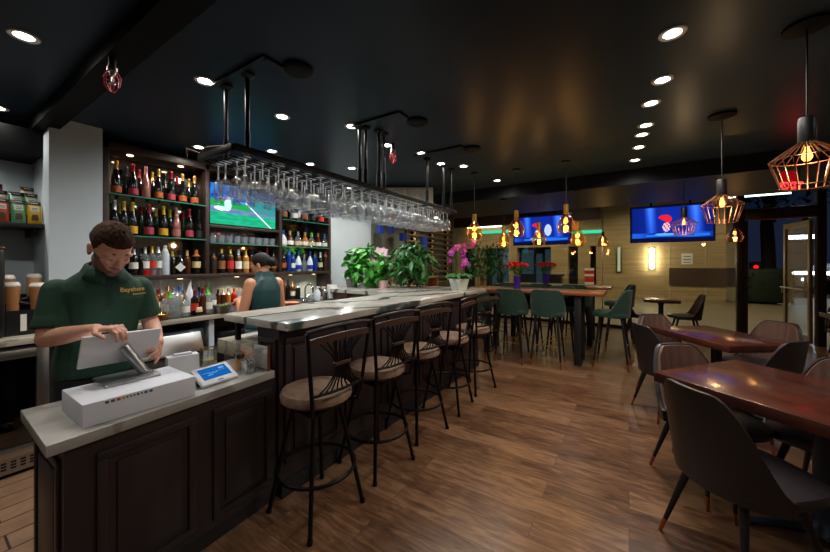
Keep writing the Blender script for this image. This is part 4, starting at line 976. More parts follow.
low=[(134,'spirit',.036,.25,'bottle_black','silver_foil','white_label',{}),(140,'spirit',.034,.24,'bottle_black','black_foil',None,{}),(145,'spirit',.036,.27,'glass_flask','silver_foil','white_label',dict(base='bottle_red')),(152,'spirit',.035,.28,'glass_flask','gold_foil','red_label',dict(fill=('bottle_red',.18))),(158,'tall',.031,.28,'glass_flask','silver_foil','white_label',{}),
     (165.2,'tall',.036,.30,'bottle_frost','white_label',None,{}),(172.5,'spirit',.034,.24,'bottle_black','gold_foil',None,{}),(180,'round',.052,.26,'bottle_black','black_foil',None,dict(diamond=1)),(187,'spirit',.034,.25,'bottle_amber','cork',None,{}),(196.3,'square',.042,.27,'bottle_black','orange_label','cream_label',{})]
lowd=['dark spirit bottle with silver cap','short black spirit bottle','clear spirit bottle with red base','clear bottle with red label and red liquor','slim clear bottle','tall frosted white vodka bottle','dark bottle with gold cap','round black bottle with pale diamond label','amber bottle with cork','dark cognac bottle with cream label and orange neck']
for (u,pro,r,h,b,c,l,k),d in zip(low,lowd):
    dia=k.pop('diamond',0); o=make_bottle(f'{d}, on the lowest left board',(XFR,shelf_y(u),1.332),'spirit bottles on the lowest left board',pro,r,h,b,label=l,cap=c,cz=.78 if u<190 else .7,lz=(.25,.5),**k)
    if dia: 
        g=G('white_label'); g.face([(.0525,0,.03),(.0525,.045,.075),(.0525,0,.12),(.0525,-.045,.075)]); part('label',g,o)
        o.rotation_euler=(0,0,-.3)
# centre bay
cen=[(213.5,'spirit',.035,.27,'bottle_amber','black_foil','black_label','amber bottle with black label, leftmost'),(221.7,'square',.038,.29,'bottle_black','gold_foil','brown_label','dark square bottle with gold cap'),(230.3,'square',.038,.29,'bottle_amber','gold_foil','red_label','square whisky bottle with slanted red label'),(238.4,'spirit',.038,.28,'bottle_amber','silver_foil','white_label','whisky bottle with big white label'),(245.8,'spirit',.036,.28,'bottle_honey','gold_foil','cream_label','honey coloured whisky bottle with cream label'),
     (252,'spirit',.034,.27,'bottle_amber','black_foil','brown_label','amber bottle just left of the dark haired woman'),(260,'spirit',.034,.27,'bottle_black','red_foil','white_label','dark bottle behind the dark haired woman'),(267,'wine',.036,.31,'bottle_black','red_foil','cream_label','dark bottle with red foil neck'),(273.5,'spirit',.038,.28,'bottle_amber','black_foil','brown_label','amber bottle at the right end')]
for u,pro,r,h,b,c,l,d in cen:
    make_bottle(f'{d}, under the game screen',(XFR,shelf_y(u),1.332),'whisky bottles under the game screen',pro,r,h,b,label=l,cap=c,cz=.78,lz=(.18,.5))
# tumblers on the glass shelf
g=G('glass_flask'); g.lathe([(.001,.003),(.036,.0),(.040,.09),(.038,.09),(.034,.006),(.001,.006)],n=16,cap=(False,False)); TM=g.mesh('tumbler')
for i in range(9):
    for j,X in enumerate((-3.92,-4.03)):
        o=link('tumbler',TM,None,(X,Y1+.085+i*.092,ZS['mid'])); tag(o,'clear tumbler in the '+('front' if j==0 else 'back')+' row on the glass shelf under the game screen','glass','tumblers under the game screen, '+('front' if j==0 else 'back')+' row')
# right bay
for u,c,l,d in ((284,'black_foil','brown_label','first from left'),(294.6,'silver_foil','white_label','with white label, second from left'),(305,'black_foil','brown_label','third from left'),(312.5,'black_foil','black_label','fourth from left'),(321,'red_foil','red_label','with red label, at the right end')):
    make_bottle(f'dark bottle on the top right shelf, {d}',(XFR,shelf_y(u),ZS['ra']),'bottles on the top right shelf','spirit',.042,.26,'bottle_black',label=l,cap=c,cz=.75,lz=(.15,.42))
for u,b,c,l,d in ((283.2,'bottle_frost','blue_foil','white_label','pale bottle with blue cap, first'),(290,'bottle_amber','cork','white_label','amber bottle with cork, second'),(298,'glass_flask','silver_foil','cream_label','clear bottle, third'),(305,'bottle_honey','cork','white_label','honey bottle with white label, fourth'),(311.5,'glass_flask','green_cap','cream_label','clear bottle with green cap, fifth'),(318,'bottle_amber','orange_label','white_label','amber bottle with orange cap, sixth'),(324.5,'glass_flask','blue_foil','white_label','clear bottle with blue cap, seventh')):
    make_bottle(f'round tequila {d} from left on the middle right shelf',(XFR,shelf_y(u),ZS['rb']),'tequila bottles on the middle right shelf','round',.048,.225,b,label=l,cap=c,cz=.72,lz=(.12,.36))
for u,pro,r,h,b,c,l,d in ((283.5,'spirit',.036,.27,'bottle_black','black_foil','orange_label','dark bottle with orange label'),(288.8,'tall',.033,.31,'bottle_blue','blue_foil',None,'tall blue bottle at left'),(293,'spirit',.034,.26,'bottle_blue','blue_foil','white_label','short blue bottle with white label'),(298.4,'round',.044,.30,'bottle_white','blue_foil','ceramic_blue','white and blue ceramic bottle, left one of two'),(304.2,'round',.042,.25,'glass_flask','silver_foil',None,'clear round bottle with silver cap'),(309.9,'round',.044,.30,'bottle_white','blue_foil','ceramic_blue','white and blue ceramic bottle, right one of two'),(315,'tall',.036,.30,'bottle_blue','black_foil',None,'wide dark blue bottle'),(320.3,'wine',.036,.28,'bottle_green','white_label','cream_label','green bottle with cream label'),(325.6,'tall',.034,.30,'bottle_amber','orange_label','black_label','dark bottle with orange neck at the right end')):
    make_bottle(f'{d}, on the lowest right board',(XFR,shelf_y(u),1.332),'bottles on the lowest right board',pro,r,h,b,label=l,cap=c,cz=.72,lz=(.1,.3) if pro=='round' else (.2,.45))
# ---------------------------------------------------------------- things on the back counter
def con(u,v):
    p=bz(u,v,ZB+.008); r=ray(u,v)
    if p.x<-4.03: q=-4.03/r[0]; p=Vector((-4.03,q*r[1],ZB+.008))
    if p.x>-3.58: q=-3.58/r[0]; p=Vector((-3.58,q*r[1],ZB+.008))
    return p
def pourer(o,h,m='silver_foil'):
    g=G(m); g.tube([(0,0,h),(0,0,h+.03),(.012,0,h+.07)],[.008,.005,.003],6); part('pourer',g,o)
bar=[(154,318,'spirit',.037,.27,'bottle_honey','brown_label','silver_foil','honey bottle with brown label beside the bartender'),(160.5,311,'spirit',.035,.26,'bottle_amber','black_label','silver_foil','amber bottle left of the clear bottles'),(173.5,318,'tall',.034,.28,'glass_flask',None,'silver_foil','clear bottle, first of the pourer bottles'),(179.5,316,'tall',.034,.29,'glass_flask','mint_wrap','blue_foil','clear bottle with green wrap among the pourer bottles'),(185,321,'square',.036,.20,'glass_flask','white_label','silver_foil','short clear square bottle with green and white label'),
     (199,312,'spirit',.034,.26,'bottle_blue',None,'black_foil','blue bottle behind the small black bottle'),(205.5,305,'tall',.034,.27,'glass_flask',None,'gold_foil','clear bottle behind the green pourer bottle'),(197.5,316,'round',.044,.16,'bottle_black','cream_label','gold_foil','small black bottle with gold label'),(208,317,'tall',.037,.24,'glass_flask','white_label','green_cap','clear bottle with bright green pourer'),(191.5,308,'spirit',.034,.27,'bottle_green',None,'black_foil','green bottle behind the white jug'),(168,309,'spirit',.034,.27,'glass_bottle_amber',None,'cork','clear amber bottle behind the pourer bottles')]
for u,v,pro,r,h,b,l,c,d in bar:
    o=make_bottle(f'{d} on the back counter',con(u,v),'bottles on the back counter',pro,r,h,b,label=l,cap=c,cz=.82,lz=(.2,.5)); pourer(o,h*.98,'green_cap' if c=='green_cap' else 'silver_foil')
# EXTRA bottles crowding the counter
for i,(u,v,pro,b,c,l) in enumerate(((165.5,316,'spirit','glass_flask','gold_foil','white_label'),(170,320,'tall','glass_flask','green_cap',None),(176.5,322,'tall','glass_flask','silver_foil',None),(182.5,310,'spirit','bottle_honey','black_foil','cream_label'),(194.5,317,'spirit','bottle_black','red_foil','red_label'),(202.5,319,'spirit','bottle_amber','red_foil',None),(213,310,'spirit','glass_flask','silver_foil','white_label'),(158,306,'spirit','bottle_black','red_foil','white_label'))):
    d=['gold capped clear','green capped clear','plain clear','honey coloured','red liquor','dark amber red capped','clear white labelled','black red capped'][i]
    o=make_bottle(f'{d} pouring bottle crowded on the counter mat beside the bartender',con(u,v),'bottles on the back counter',pro,.033,.22+.02*(i%3),b,label=l,cap=c,cz=.8,lz=(.2,.5)); pourer(o,(.22+.02*(i%3))*.98)
p=con(190,312); t=thing('juice_jug','white plastic pouring jug among the counter bottles','jug',p); g=G('bottle_white'); g.lathe([(.001,0),(.044,.002),(.046,.14),(.036,.19),(.016,.25),(.014,.27),(.001,.27)],n=18); part('jug_body',g,t); g=G('white_plastic'); g.tube([(0,0,.27),(0,0,.29),(.015,0,.31)],[.015,.012,.006],8); part('spout',g,t)
p=con(160,322); t=thing('amber_bowl','shallow amber glass bowl on the back counter beside the bartender','bowl',p); g=G('glass_bottle_amber'); g.lathe([(.001,0),(.06,.0),(.085,.035),(.088,.05),(.082,.05),(.06,.008),(.001,.008)],n=24,cap=(False,False)); part('bowl',g,t)
g=G('lemon')
for k in range(7): g.sphere((random.uniform(-.045,.045),random.uniform(-.045,.045),.024+.004*k),.02,8,6,(1,1,.7))
part('citrus_pieces',g,t)
p=con(222,312); t=thing('garnish_tub','steel garnish tub with lime wedges on the back counter','container',p); g=G('steel'); g.lathe([(.001,.0),(.075,.0),(.082,.07),(.086,.075),(.079,.072),(.072,.006),(.001,.006)],n=24,cap=(False,False)); part('tub',g,t)
g=G('lime')
for k in range(12): g.sphere((random.uniform(-.05,.05),random.uniform(-.05,.05),.045+random.uniform(0,.03)),.018,8,6,(1,.6,.8))
part('lime_wedges',g,t)
for i,(u,v,b,c) in enumerate(((223,301,'bottle_amber','white_label'),(228,300,'bottle_honey','silver_foil'),(234,299,'bottle_red','red_foil'),(239,299,'bottle_amber','cork'),(218,302,'bottle_amber','black_foil'))):
    make_bottle(f'small mixer bottle by the stone upstand, {ORD[i]} of five beside the woman',con(u,v),'mixer bottles beside the woman','spirit',.03,.2,b,cap=c,cz=.7)
for i,(u,v,h) in enumerate(((279,301,.28),(283,300,.30),(288,299,.28),(293,299,.25),(298,299,.22))):
    make_bottle(f'dark bottle on the counter right of the woman, {ORD[i]} from left',con(u,v),'dark bottles right of the woman','wine' if i<3 else 'spirit',.034,h,'bottle_black' if i%2==0 else 'bottle_amber',cap=('black_foil','red_foil','black_foil','gold_foil','silver_foil')[i],cz=.75,label='white_label' if i==3 else None)
p=con(289,305); t=thing('serving_tray','round orange serving tray lying right of the woman','tray',p); g=G('orange_tray'); g.lathe([(.001,.004),(.10,.004),(.12,.018),(.124,.018),(.104,.0),(.001,.0)],n=28,cap=(False,False)); part('tray',g,t); g=G('rubber_mat'); g.lathe([(.001,.0045),(.08,.0055),(.08,.0045)],n=24); part('mat',g,t)
p=con(305,302); t=thing('bar_faucet','chrome gooseneck faucet on the back counter','faucet',p); g=G('chrome'); g.lathe([(.028,0),(.028,.02),(.014,.03)],n=16); g.tube([(0,0,.02),(0,0,.17)]+[(.065-.065*math.cos(a),.02*math.sin(a/2),.17+.065*math.sin(a)) for a in [PI*k/8 for k in range(1,9)]]+[(.13,.02,.13)],.011,10); part('spout',g,t); g=G('chrome'); g.tube([(0,.02,.06),(0,.07,.09)],.007,8); part('faucet_handle',g,t)
p=con(317.5,303); t=thing('soap_dispenser','clear dispenser bottle with white pump on the back counter','dispenser',p); g=G('bottle_frost'); g.lathe([(.001,0),(.04,0),(.042,.11),(.025,.14),(.016,.15),(.001,.15)],n=16); part('bottle',g,t); g=G('white_plastic'); g.cyl((0,0,.15),(0,0,.19),.012,n=10); g.cyl((0,0,.185),(.05,0,.182),.008,n=8); part('pump',g,t)
p=con(325,303); t=thing('steel_shaker','steel cocktail shaker on the back counter by the faucet','shaker',p); g=G('chrome'); g.lathe([(.001,0),(.032,0),(.042,.1),(.038,.12),(.02,.15),(.001,.155)],n=18); part('cup',g,t)
p=con(331.5,302); t=thing('paper_towel','white paper towel roll standing on a holder at the counter end','paper towel',p); g=G('paper'); g.lathe([(.012,.012),(.062,.012),(.062,.2),(.012,.2)],n=24,cap=(False,False)); g.face([(.062,0,.012),(.07,.04,.012),(.07,.04,.2),(.062,0,.2)]); part('roll',g,t); g=G('steel'); g.lathe([(.075,0),(.075,.01),(.01,.012)],n=24); g.cyl((0,0,.01),(0,0,.26),.007); g.sphere((0,0,.265),.012); part('holder',g,t)
for i,(u,v) in enumerate(((335,305),(341,303),(311,306),(228,315))):
    p=con(u,v); o=link('rocks_glass',TM,None,p); tag(o,['rocks glass in front of the paper towel roll','rocks glass right of the paper towel roll','rocks glass below the faucet','rocks glass beside the garnish tub'][i],'glass','rocks glasses on the back counter')
# ---------------------------------------------------------------- alcove: snack bags, cups
t=thing('snack_shelf','dark wall shelf holding snack bags at far left','shelf'); g=G('black_paint'); g.bb(-4.34,-3.93,-.5,.64,1.727,1.76,.003); part('board',g,t); g=G('black_metal'); g.bb(-4.33,-4.0,.59,.61,1.665,1.727); part('bracket',g,t)
def bag(label,y,z,X,front,w=.115,h=.185):
    t=thing('snack_bag',label,'snack bag',(X,y,z),random.uniform(-.05,.05),'snack bags on the left shelf')
    t.rotation_euler=(0,deg(-12),0)
    def P(s,i,j):
        u=i-.5; v=j; k=(1-(2*u)**4)*(math.sin(PI*min(1,v*1.0))**.5)
        return (s*.024*k,u*w,v*h)
    g=G(front); g.grid(lambda i,j:P(1,i,j*.8),10,10); g.use('bag_black'); g.grid(lambda i,j:P(1,i,.8+j*.2),10,4); g.grid(lambda i,j:P(-1,i,j),10,12); part('pouch',g,t)
    g=G('white_label'); a=.42; g.grid(lambda i,j:(P(1,.2+i*.6,.52+j*.22)[0]+.0015,(i-.5)*w*.6,(.52+j*.22)*h),6,4); g.use('box_print')
    for q in range(2): g.grid(lambda i,j:(P(1,.3+i*.4,.58+q*.07)[0]+.0028,(i-.5)*w*.42,(.575+q*.07+j*.025)*h),4,1)
    part('label',g,t)
    g=G('bag_photo'); g.grid(lambda i,j:(P(1,.25+i*.5,.12+j*.26)[0]+.0015,(i-.5)*w*.55*(1-.5*abs(j-.4)),(.12+j*.26)*h),6,4); part('picture',g,t)
    g=G('white_label'); g.grid(lambda i,j:(P(1,.25+i*.5,.9)[0]+.003,(i-.5)*w*.5,(.885+j*.03)*h),4,1); part('brand_strip',g,t)
XS=-3.985
for y,z,X,m,l in ((.428,1.761,XS,'bag_red','orange red snack bag, left in the front row'),(.512,1.761,XS,'bag_green','green snack bag, middle of the front row'),(.595,1.761,XS,'bag_yellow','yellow snack bag, right in the front row'),(.34,1.761,XS,'bag_red','red snack bag cut by the picture edge'),
    ):
    bag(l+' on the wall shelf',y,z,X,m,.076,.185)
for y,m,l in ((.432,'bag_cream','cream snack bag, left in the middle row'),(.516,'bag_teal','pale teal snack bag, middle of the middle row'),(.592,'bag_lime','pale lime snack bag, right in the middle row')):
    bag(l+' on the wall shelf',y,1.836,-4.09,m,.078,.185)
for y,m,l in ((.42,'bag_magenta','magenta snack bag, left in the raised back row'),(.588,'bag_tan','tan snack bag, right in the raised back row')):
    bag(l+' on the wall shelf',y,1.901,-4.2,m,.078,.185)
t=thing('display_riser','black stepped riser under the back rows of snack bags','riser'); g=G('black_paint'); g.bb(-4.15,-4.05,-.4,.632,1.7605,1.835); g.bb(-4.33,-4.151,-.4,.632,1.7605,1.90); part('steps',g,t)
t=thing('cup_organizer','black caddy with upside down paper cups, lids and a white label','cup holder',(-3.8,.51,ZB)); g=G('dark_plastic'); g.bb(-.16,.12,-.105,.11,.0,.012); g.bb(-.16,.12,-.11,-.095,0,.24); g.bb(-.16,.12,.095,.11,0,.24); g.bb(-.16,-.145,-.1,.1,0,.28); g.bb(.108,.12,-.1,.1,0,.18); g.bb(-.02,-.01,-.1,.1,0,.23); part('caddy',g,t); g=G('paper'); g.bb(.12,.122,-.03,.0,.03,.15); part('label_card',g,t)
g=G('black_paint'); g.tube([(.04,-.09,.19),(.06,-.02,.23),(.05,.05,.2)],.018,8); g.tube([(.0,.06,.2),(.02,.02,.26),(.03,-.04,.24)],.015,8); part('straw_bundle',g,t)
for i,(x,y,z,m,l) in enumerate(((.05,-.06,.31,'cup_brown','front left'),(.06,.06,.30,'cup_brown','front right'),(-.07,-.07,.36,'cup_brown','back left'),(-.08,.065,.365,'kraft_lid','back right'))):
    c=thing('paper_cup_stack',f'brown paper cup stack with pale lids, {l} in the black caddy','cups',(-3.8+x,.51+y,ZB+.012),group='paper cups in the caddy'); g=G(m); H_=z+.06
    g.lathe([(.001,0),(.028,0),(.040,H_-.09),(.041,H_-.02),(.001,H_-.02)],n=20); part('cups',g,c); g=G('paper'); g.lathe([(.042,H_-.03),(.043,H_-.018),(.036,H_-.012),(.034,H_),(.001,H_)],n=20); part('lid',g,c)
t=thing('coffee_grinder','dark upright appliance at the left picture edge','appliance',(-3.72,.33,ZB)); g=G('dark_plastic'); g.bb(-.2,.1,-.14,.075,0,.62,.02); part('housing',g,t); g=G('pbr' if 0 else 'brown_label'); g.bb(-.2,.1,-.14,.075,.62,.63,.004); part('top_plate',g,t); g=G('black_paint'); g.bb(.1,.11,-.1,.05,.2,.5,.004); part('front_panel',g,t)
# ---------------------------------------------------------------- things on the service counter
ZT=.80
t=thing('white_box','white cardboard device box lying under the tablet stand','box',(-1.95,.595,ZT))
g=G('white_card'); g.box((0,0,.046),(.30,.405,.092),bev=.003); part('carton',g,t)
g=G('box_print')
yy=-.135
for m,w_ in (('box_print',.012),('box_blue',.013),('box_red',.012),('box_orange',.008),('box_print',.006),('box_print',.006),('box_print',.006),('box_print',.008),('box_print',.006),('box_blue',.012),('box_print',.012)):
    g.use(m); g.box((.1505,yy+w_/2,.079),(.001,w_,.010 if w_>.007 else .007)); yy+=w_+.006
part('printed_marks',g,t)
# tablet on stand
t=thing('tablet_stand','white slab tablet on a silver stand that the bartender tilts','tablet',(-2.05,.60,ZT+.092))
g=G('alu'); g.box((0,.005,.006),(.195,.21,.012),bev=.004); part('base_plate',g,t)
g=G('alu'); g.cyl((.02,.07,.008),(-.01,-.005,.155),.0215,n=24); g.cyl((.02,.07,.008),(.02,.07,.02),.026,n=20); part('stand_post',g,t)
tb=link("tablet_head",None,t,(-.02,-.01,.149)); tb.rotation_euler=(deg(-1.5),deg(22),0)
g=G('white_plastic'); g.box((0,0,0),(.014,.30,.165),bev=.012); part('slab',g,tb)
g=G('tv_bezel'); g.box((-.0085,0,0),(.002,.285,.15)); part('front_glass',g,tb); g=G('screen_light'); g.box((-.0098,0,0),(.0006,.27,.136)); part('display',g,tb)
# card terminal
p=Vector((-1.915,.945,ZT)); t=thing('card_terminal','white card terminal with glowing blue screen on the service counter','card terminal',p,deg(-20))
t.rotation_euler=(0,0,deg(5))
tl=deg(28)
g=G('white_plastic'); g.box((0,0,.038),(.135,.20,.022),rot=(0,tl,0),bev=.008); b_=part('housing',g,t)
g=G('white_plastic'); g.prism([(-.055,-.07),(.05,-.07),(.05,.07),(-.055,.07)],0,.02); g.box((-.03,0,.03),(.05,.13,.05)); part('foot',g,t)
R=Matrix.Rotation(tl,3,'Y'); g=G('terminal_blue'); c=Vector((0,0,.038))+R@Vector((-.008,0,.0116)); g.box(c,(.085,.15,.0012),rot=(0,tl,0)); part('display',g,t)
for dx,dy,w_,h_ in ((-.022,.045,.014,.03),(.004,-.01,.005,.05),(.016,-.03,.005,.03)):
    g=G('screen_pale'); c=Vector((0,0,.038))+R@Vector((-.008+dx,dy,.0126)); g.box(c,(w_,h_,.0006),rot=(0,tl,0)); part('screen_line',g,t)
g=G('box_print'); c=Vector((0,0,.038))+R@Vector((.055,0,.0116)); g.box(c,(.006,.03,.0006),rot=(0,tl,0)); part('front_mark',g,t)
t=thing('receipt_printer','white wedge shaped receipt stand behind the device box','printer',(-2.19,.90,ZT),deg(-12)); g=G('white_plastic'); pr=[(-.06,0),(.06,0),(.035,.115),(-.03,.115)]
a=[g._v((x,-.075,z)) for x,z in pr]; b=[g._v((x,.075,z)) for x,z in pr]; g._f(a); g._f(b[::-1]); [g._f([a[i],b[i],b[(i+1)%4],a[(i+1)%4]]) for i in range(4)]; part('housing',g,t); g=G('white_card'); g.box((.0,0,.121),(.03,.09,.012),bev=.003); part('paper_slot',g,t)
p=bz(203,366,ZT); t=thing('candle_tumbler','clear tumbler with pale yellow wax on the service counter','tumbler',(p.x+.03,p.y+.02,ZT)); g=G('glass_stem'); g.lathe([(.001,.0),(.045,.0),(.047,.115),(.044,.115),(.042,.008),(.001,.008)],n=24,cap=(False,False)); part('glass',g,t); g=G('lemon'); g.lathe([(.001,.009),(.041,.009),(.042,.045),(.001,.045)],n=24); part('wax',g,t); g=G('brass'); g.lathe([(.0475,.108),(.049,.112),(.0475,.116)],n=24,cap=(False,False)); part('rim',g,t)
t=thing('succulent_pot','small clay cup holding dark green and red picks','plant pot',(-2.0,1.135,ZT)); g=G('kraft_lid'); g.lathe([(.001,0),(.026,0),(.033,.07),(.03,.07),(.001,.06)],n=18); part('pot',g,t); g=G('leaf_dark','petal_red'); leaf_cloud(g,lambda:(random.gauss(0,.016),random.gauss(0,.02),.078+random.gauss(0,.008)),70,.03,-.5); 
for f in g.b.faces: f.material_index=1 if f.calc_center_median().y>.014 else 0
part('foliage',g,t)
t=thing('mint_glass','clear cup of wrapped mints beside the clay cup','glass',(-1.9,1.13,ZT)); g=G('glass_stem'); g.lathe([(.001,0),(.036,0),(.040,.075),(.038,.075),(.034,.005),(.001,.005)],n=20,cap=(False,False)); part('cup',g,t)
g=G('mint_wrap','paper_blue','paper')
for k in range(26):
    g.mi=k%3; a=random.uniform(0,6.28); r=.026*math.sqrt(random.random()); g.box((r*math.cos(a),r*math.sin(a),.012+.055*k/26),(.018,.01,.008),rot=(random.uniform(0,3),random.uniform(0,3),0))
part('mints',g,t)
t=thing('sign_holder','clear upright menu card holder at the end of the service counter','card holder',(-1.90,1.205,ZT),deg(4)); g=G('glass_clear'); g.bb(-.075,.075,-.004,.0,.0,.15); g.bb(-.075,.075,-.03,.02,0,.005); part('holder',g,t); g=G('paper'); g.bb(-.07,.07,.0005,.002,.01,.145); part('card',g,t); g=G('copper'); g.bb(.075,.082,-.01,.006,0,.152); part('end_post',g,t)
g=G('dark_plastic'); g.tube([(-2.02,.86,ZT+.008),(-1.96,.87,ZT+.006),(-1.9,.85,ZT+.006),(-1.93,.92,ZT+.006),(-1.97,.96,ZT+.006)],.004,6); g.use('wood_rail'); g.box((-1.95,.87,ZT+.009),(.03,.02,.018)); single('charging_cable',g,'loose cable lying between the device box and the card terminal','cable')
# ---------------------------------------------------------------- plants
def pot(t,mat,r0,r1,h,sq=False,label=None):
    g=G(mat)
    if sq: g.lathe([(.001,0),(r0*1.3,0),(r1*1.3,h),(r1*1.2,h),(r1*1.15,h-.02),(.001,h-.02)],n=4,R=Matrix.Rotation(.5,3,'Z'),smooth=False)
    else: g.lathe([(.001,0),(r0,0),(r1,h),(r1*.92,h),(r1*.9,h-.02),(.001,h-.02)],n=24)
    part('pot',g,t,label)
    g=G('soil'); g.lathe([(r1*.9,h-.019),(.001,h-.012)],n=16,cap=(False,False)); part('soil',g,t)
def ell(c,r,surf=.55):
    while 1:
        p=Vector((random.uniform(-1,1),random.uniform(-1,1),random.uniform(-1,1)))
        if surf<p.length<1: return (c[0]+p.x*r[0],c[1]+p.y*r[1],c[2]+p.z*r[2])
def stems(g,n,base,c,r,th=.004):
    for _ in range(n):
        e=Vector(ell(c,r,.2)); b=Vector(base); m=b.lerp(e,.5)+Vector((0,0,.05)); g.tube([b,m,e],[th,th*.8,th*.5],5)
ZR_=1.09
# bright pothos
p=bz(352,287,ZR_); t=thing('leafy_plant','big bright green leafy plant trailing over the marble return','plant',(p.x,p.y,ZR_))
pot(t,'pot_grey',.075,.095,.12)
dx=Vector((cA,sA,0)) # to the right in the picture
c=dx*.26+Vector((0,0,.33))
g=G('leaf_bright'); leaf_cloud(g,lambda:ell(c,(.36,.33,.30),.5),330,.165,.7,.5); leaf_cloud(g,lambda:ell(dx*.16+Vector((0,0,.44)),(.26,.24,.2),.3),80,.15,.5,.5); part('foliage',g,t); g=G('stem_green'); stems(g,22,(0,0,.1),c,(.3,.3,.2)); part('stems',g,t)
p=bz(383,288,ZR_); t=thing('dark_leafy_plant','darker green leafy plant in pink pot, right of the pink orchid','plant',(p.x,p.y,ZR_)); pot(t,'pot_pink',.062,.078,.11,label='pale pink pot')
c=dx*.36+Vector((0,.1,.38)); g=G('leaf_mid'); leaf_cloud(g,lambda:ell(c,(.34,.3,.32),.4),330,.17,.8,.36); part('foliage',g,t)
g=G('leaf_olive'); leaf_cloud(g,lambda:ell(dx*.55+Vector((0,.1,.46)),(.1,.1,.2),.1),30,.26,1.2,.2); part('yellowing_leaves',g,t,'long yellowish green leaves'); g=G('stem_green'); stems(g,20,(0,0,.09),c,(.28,.28,.2)); part('stems',g,t)
def flower(g,c,R,mat,heart,n=5,face=None):
    f=Vector(face or (0,-1,.1)).normalized(); a=f.orthogonal().normalized(); b=f.cross(a); ph=random.uniform(0,6)
    g.use(mat)
    for k in range(n):
        th=2*PI*k/n+ph; d=(a*math.cos(th)+b*math.sin(th)); s=(-a*math.sin(th)+b*math.cos(th))
        v=[g._v(Vector(c)),g._v(Vector(c)+d*R*.5+s*R*.42+f*R*.12),g._v(Vector(c)+d*R+f*R*.05),g._v(Vector(c)+d*R*.5-s*R*.42+f*R*.12)]; g._f(v,True)
    g.use(heart); g.sphere(Vector(c)+f*R*.12,R*.2,8,5)
def orchid(t,spikes,mat,heart,R,leafm,nleaf,leafL):
    g=G('stem_green')
    for pts,_ in spikes: g.tube(pts,.004,6)
    part('flower_stems',g,t)
    for pts,n in spikes:
        for k in range(n):
            q=.45+.55*k/(n-1); i=q*(len(pts)-1); a=Vector(pts[int(i)]); b=Vector(pts[min(int(i)+1,len(pts)-1)]); c=a.lerp(b,i-int(i))+Vector((random.gauss(0,.03),random.gauss(0,.03),random.gauss(0,.02)))
            g=G(mat); flower(g,c,R*random.uniform(.8,1.1),mat if k<n*.75 else 'petal_lilac' if mat=='petal_purple' else mat,heart,5,(sA+random.gauss(0,.4),-cA,random.gauss(0,.3))); part('blossom',g,t)
    if nleaf:
        g=G(leafm)
        for k in range(nleaf):
            a=2*PI*k/nleaf+.4; leaf(g,(0,0,t['h_']),(math.cos(a),math.sin(a),.35),leafL,leafL*.4,curl=.35)
        part('foliage',g,t)
    del t['h_']
p=bz(391,287,ZR_); t=thing('pink_orchid','pale pink orchid in bloom between the two green plants','orchid',(p.x-.1,p.y-.12,ZR_)); pot(t,'pot_white',.05,.062,.09); t['h_']=.09
q=dx*.0
orchid(t,[([(0,0,.08),(.0,.0,.3),tuple(dx*.02+Vector((0,-.1,.48))),tuple(dx*.12+Vector((0,-.12,.56)))],8),([(0,0,.08),(-.02,0,.25),tuple(-dx*.04+Vector((0,-.1,.42))),tuple(-dx*.03+Vector((0,-.12,.36)))],6)],'petal_pink','petal_yellow',.075,'leaf_bright',6,.2)
p=bz(459,290,ZR_); t=thing('purple_orchid','purple orchid in a white square pot on the bar end','orchid',(p.x,p.y,ZR_)); pot(t,'pot_white',.075,.105,.15,True); t['h_']=.15
orchid(t,[([(0,0,.14),tuple(dx*-.02+Vector((0,0,.4))),tuple(dx*.03+Vector((0,0,.55))),tuple(dx*.2+Vector((0,0,.66)))],11),([(0,0,.14),tuple(dx*.03+Vector((0,0,.3))),tuple(dx*.06+Vector((0,0,.40))),tuple(dx*.08+Vector((0,0,.34)))],6),([(0,0,.14),tuple(dx*-.06+Vector((0,0,.35))),tuple(dx*-.09+Vector((0,0,.5))),tuple(dx*-.06+Vector((0,0,.58)))],6)],'petal_purple','petal_lilac',.05,'leaf_mid',8,.24)
# weeping fig in front of the windows
p=by(482,300,6.2); t=thing('weeping_fig','tall weeping fig tree with twisted trunk behind the bar end','tree',(p.x,6.2,0)); pot(t,'pot_grey',.15,.2,.35)
g=G('stem_brown'); 
for k in range(3): g.tube([(.03*math.cos(z*6+k*2.1),.03*math.sin(z*6+k*2.1),.3+z) for z in [i*.09 for i in range(11)]],.014,7)
g.tube([(0,0,1.25),(.05,0,1.5),(.1,.05,1.75)],.012,6); g.tube([(0,0,1.25),(-.08,0,1.45),(-.1,.05,1.65)],.012,6); part('trunk',g,t)
g=G('leaf_mid'); leaf_cloud(g,lambda:ell((0,0,1.5),(.32,.32,.36),.3),420,.10,.9,.38); leaf_cloud(g,lambda:ell(dx*.32+Vector((0,0,1.55)),(.2,.2,.42),.2),170,.10,1.1,.35); part('foliage',g,t)
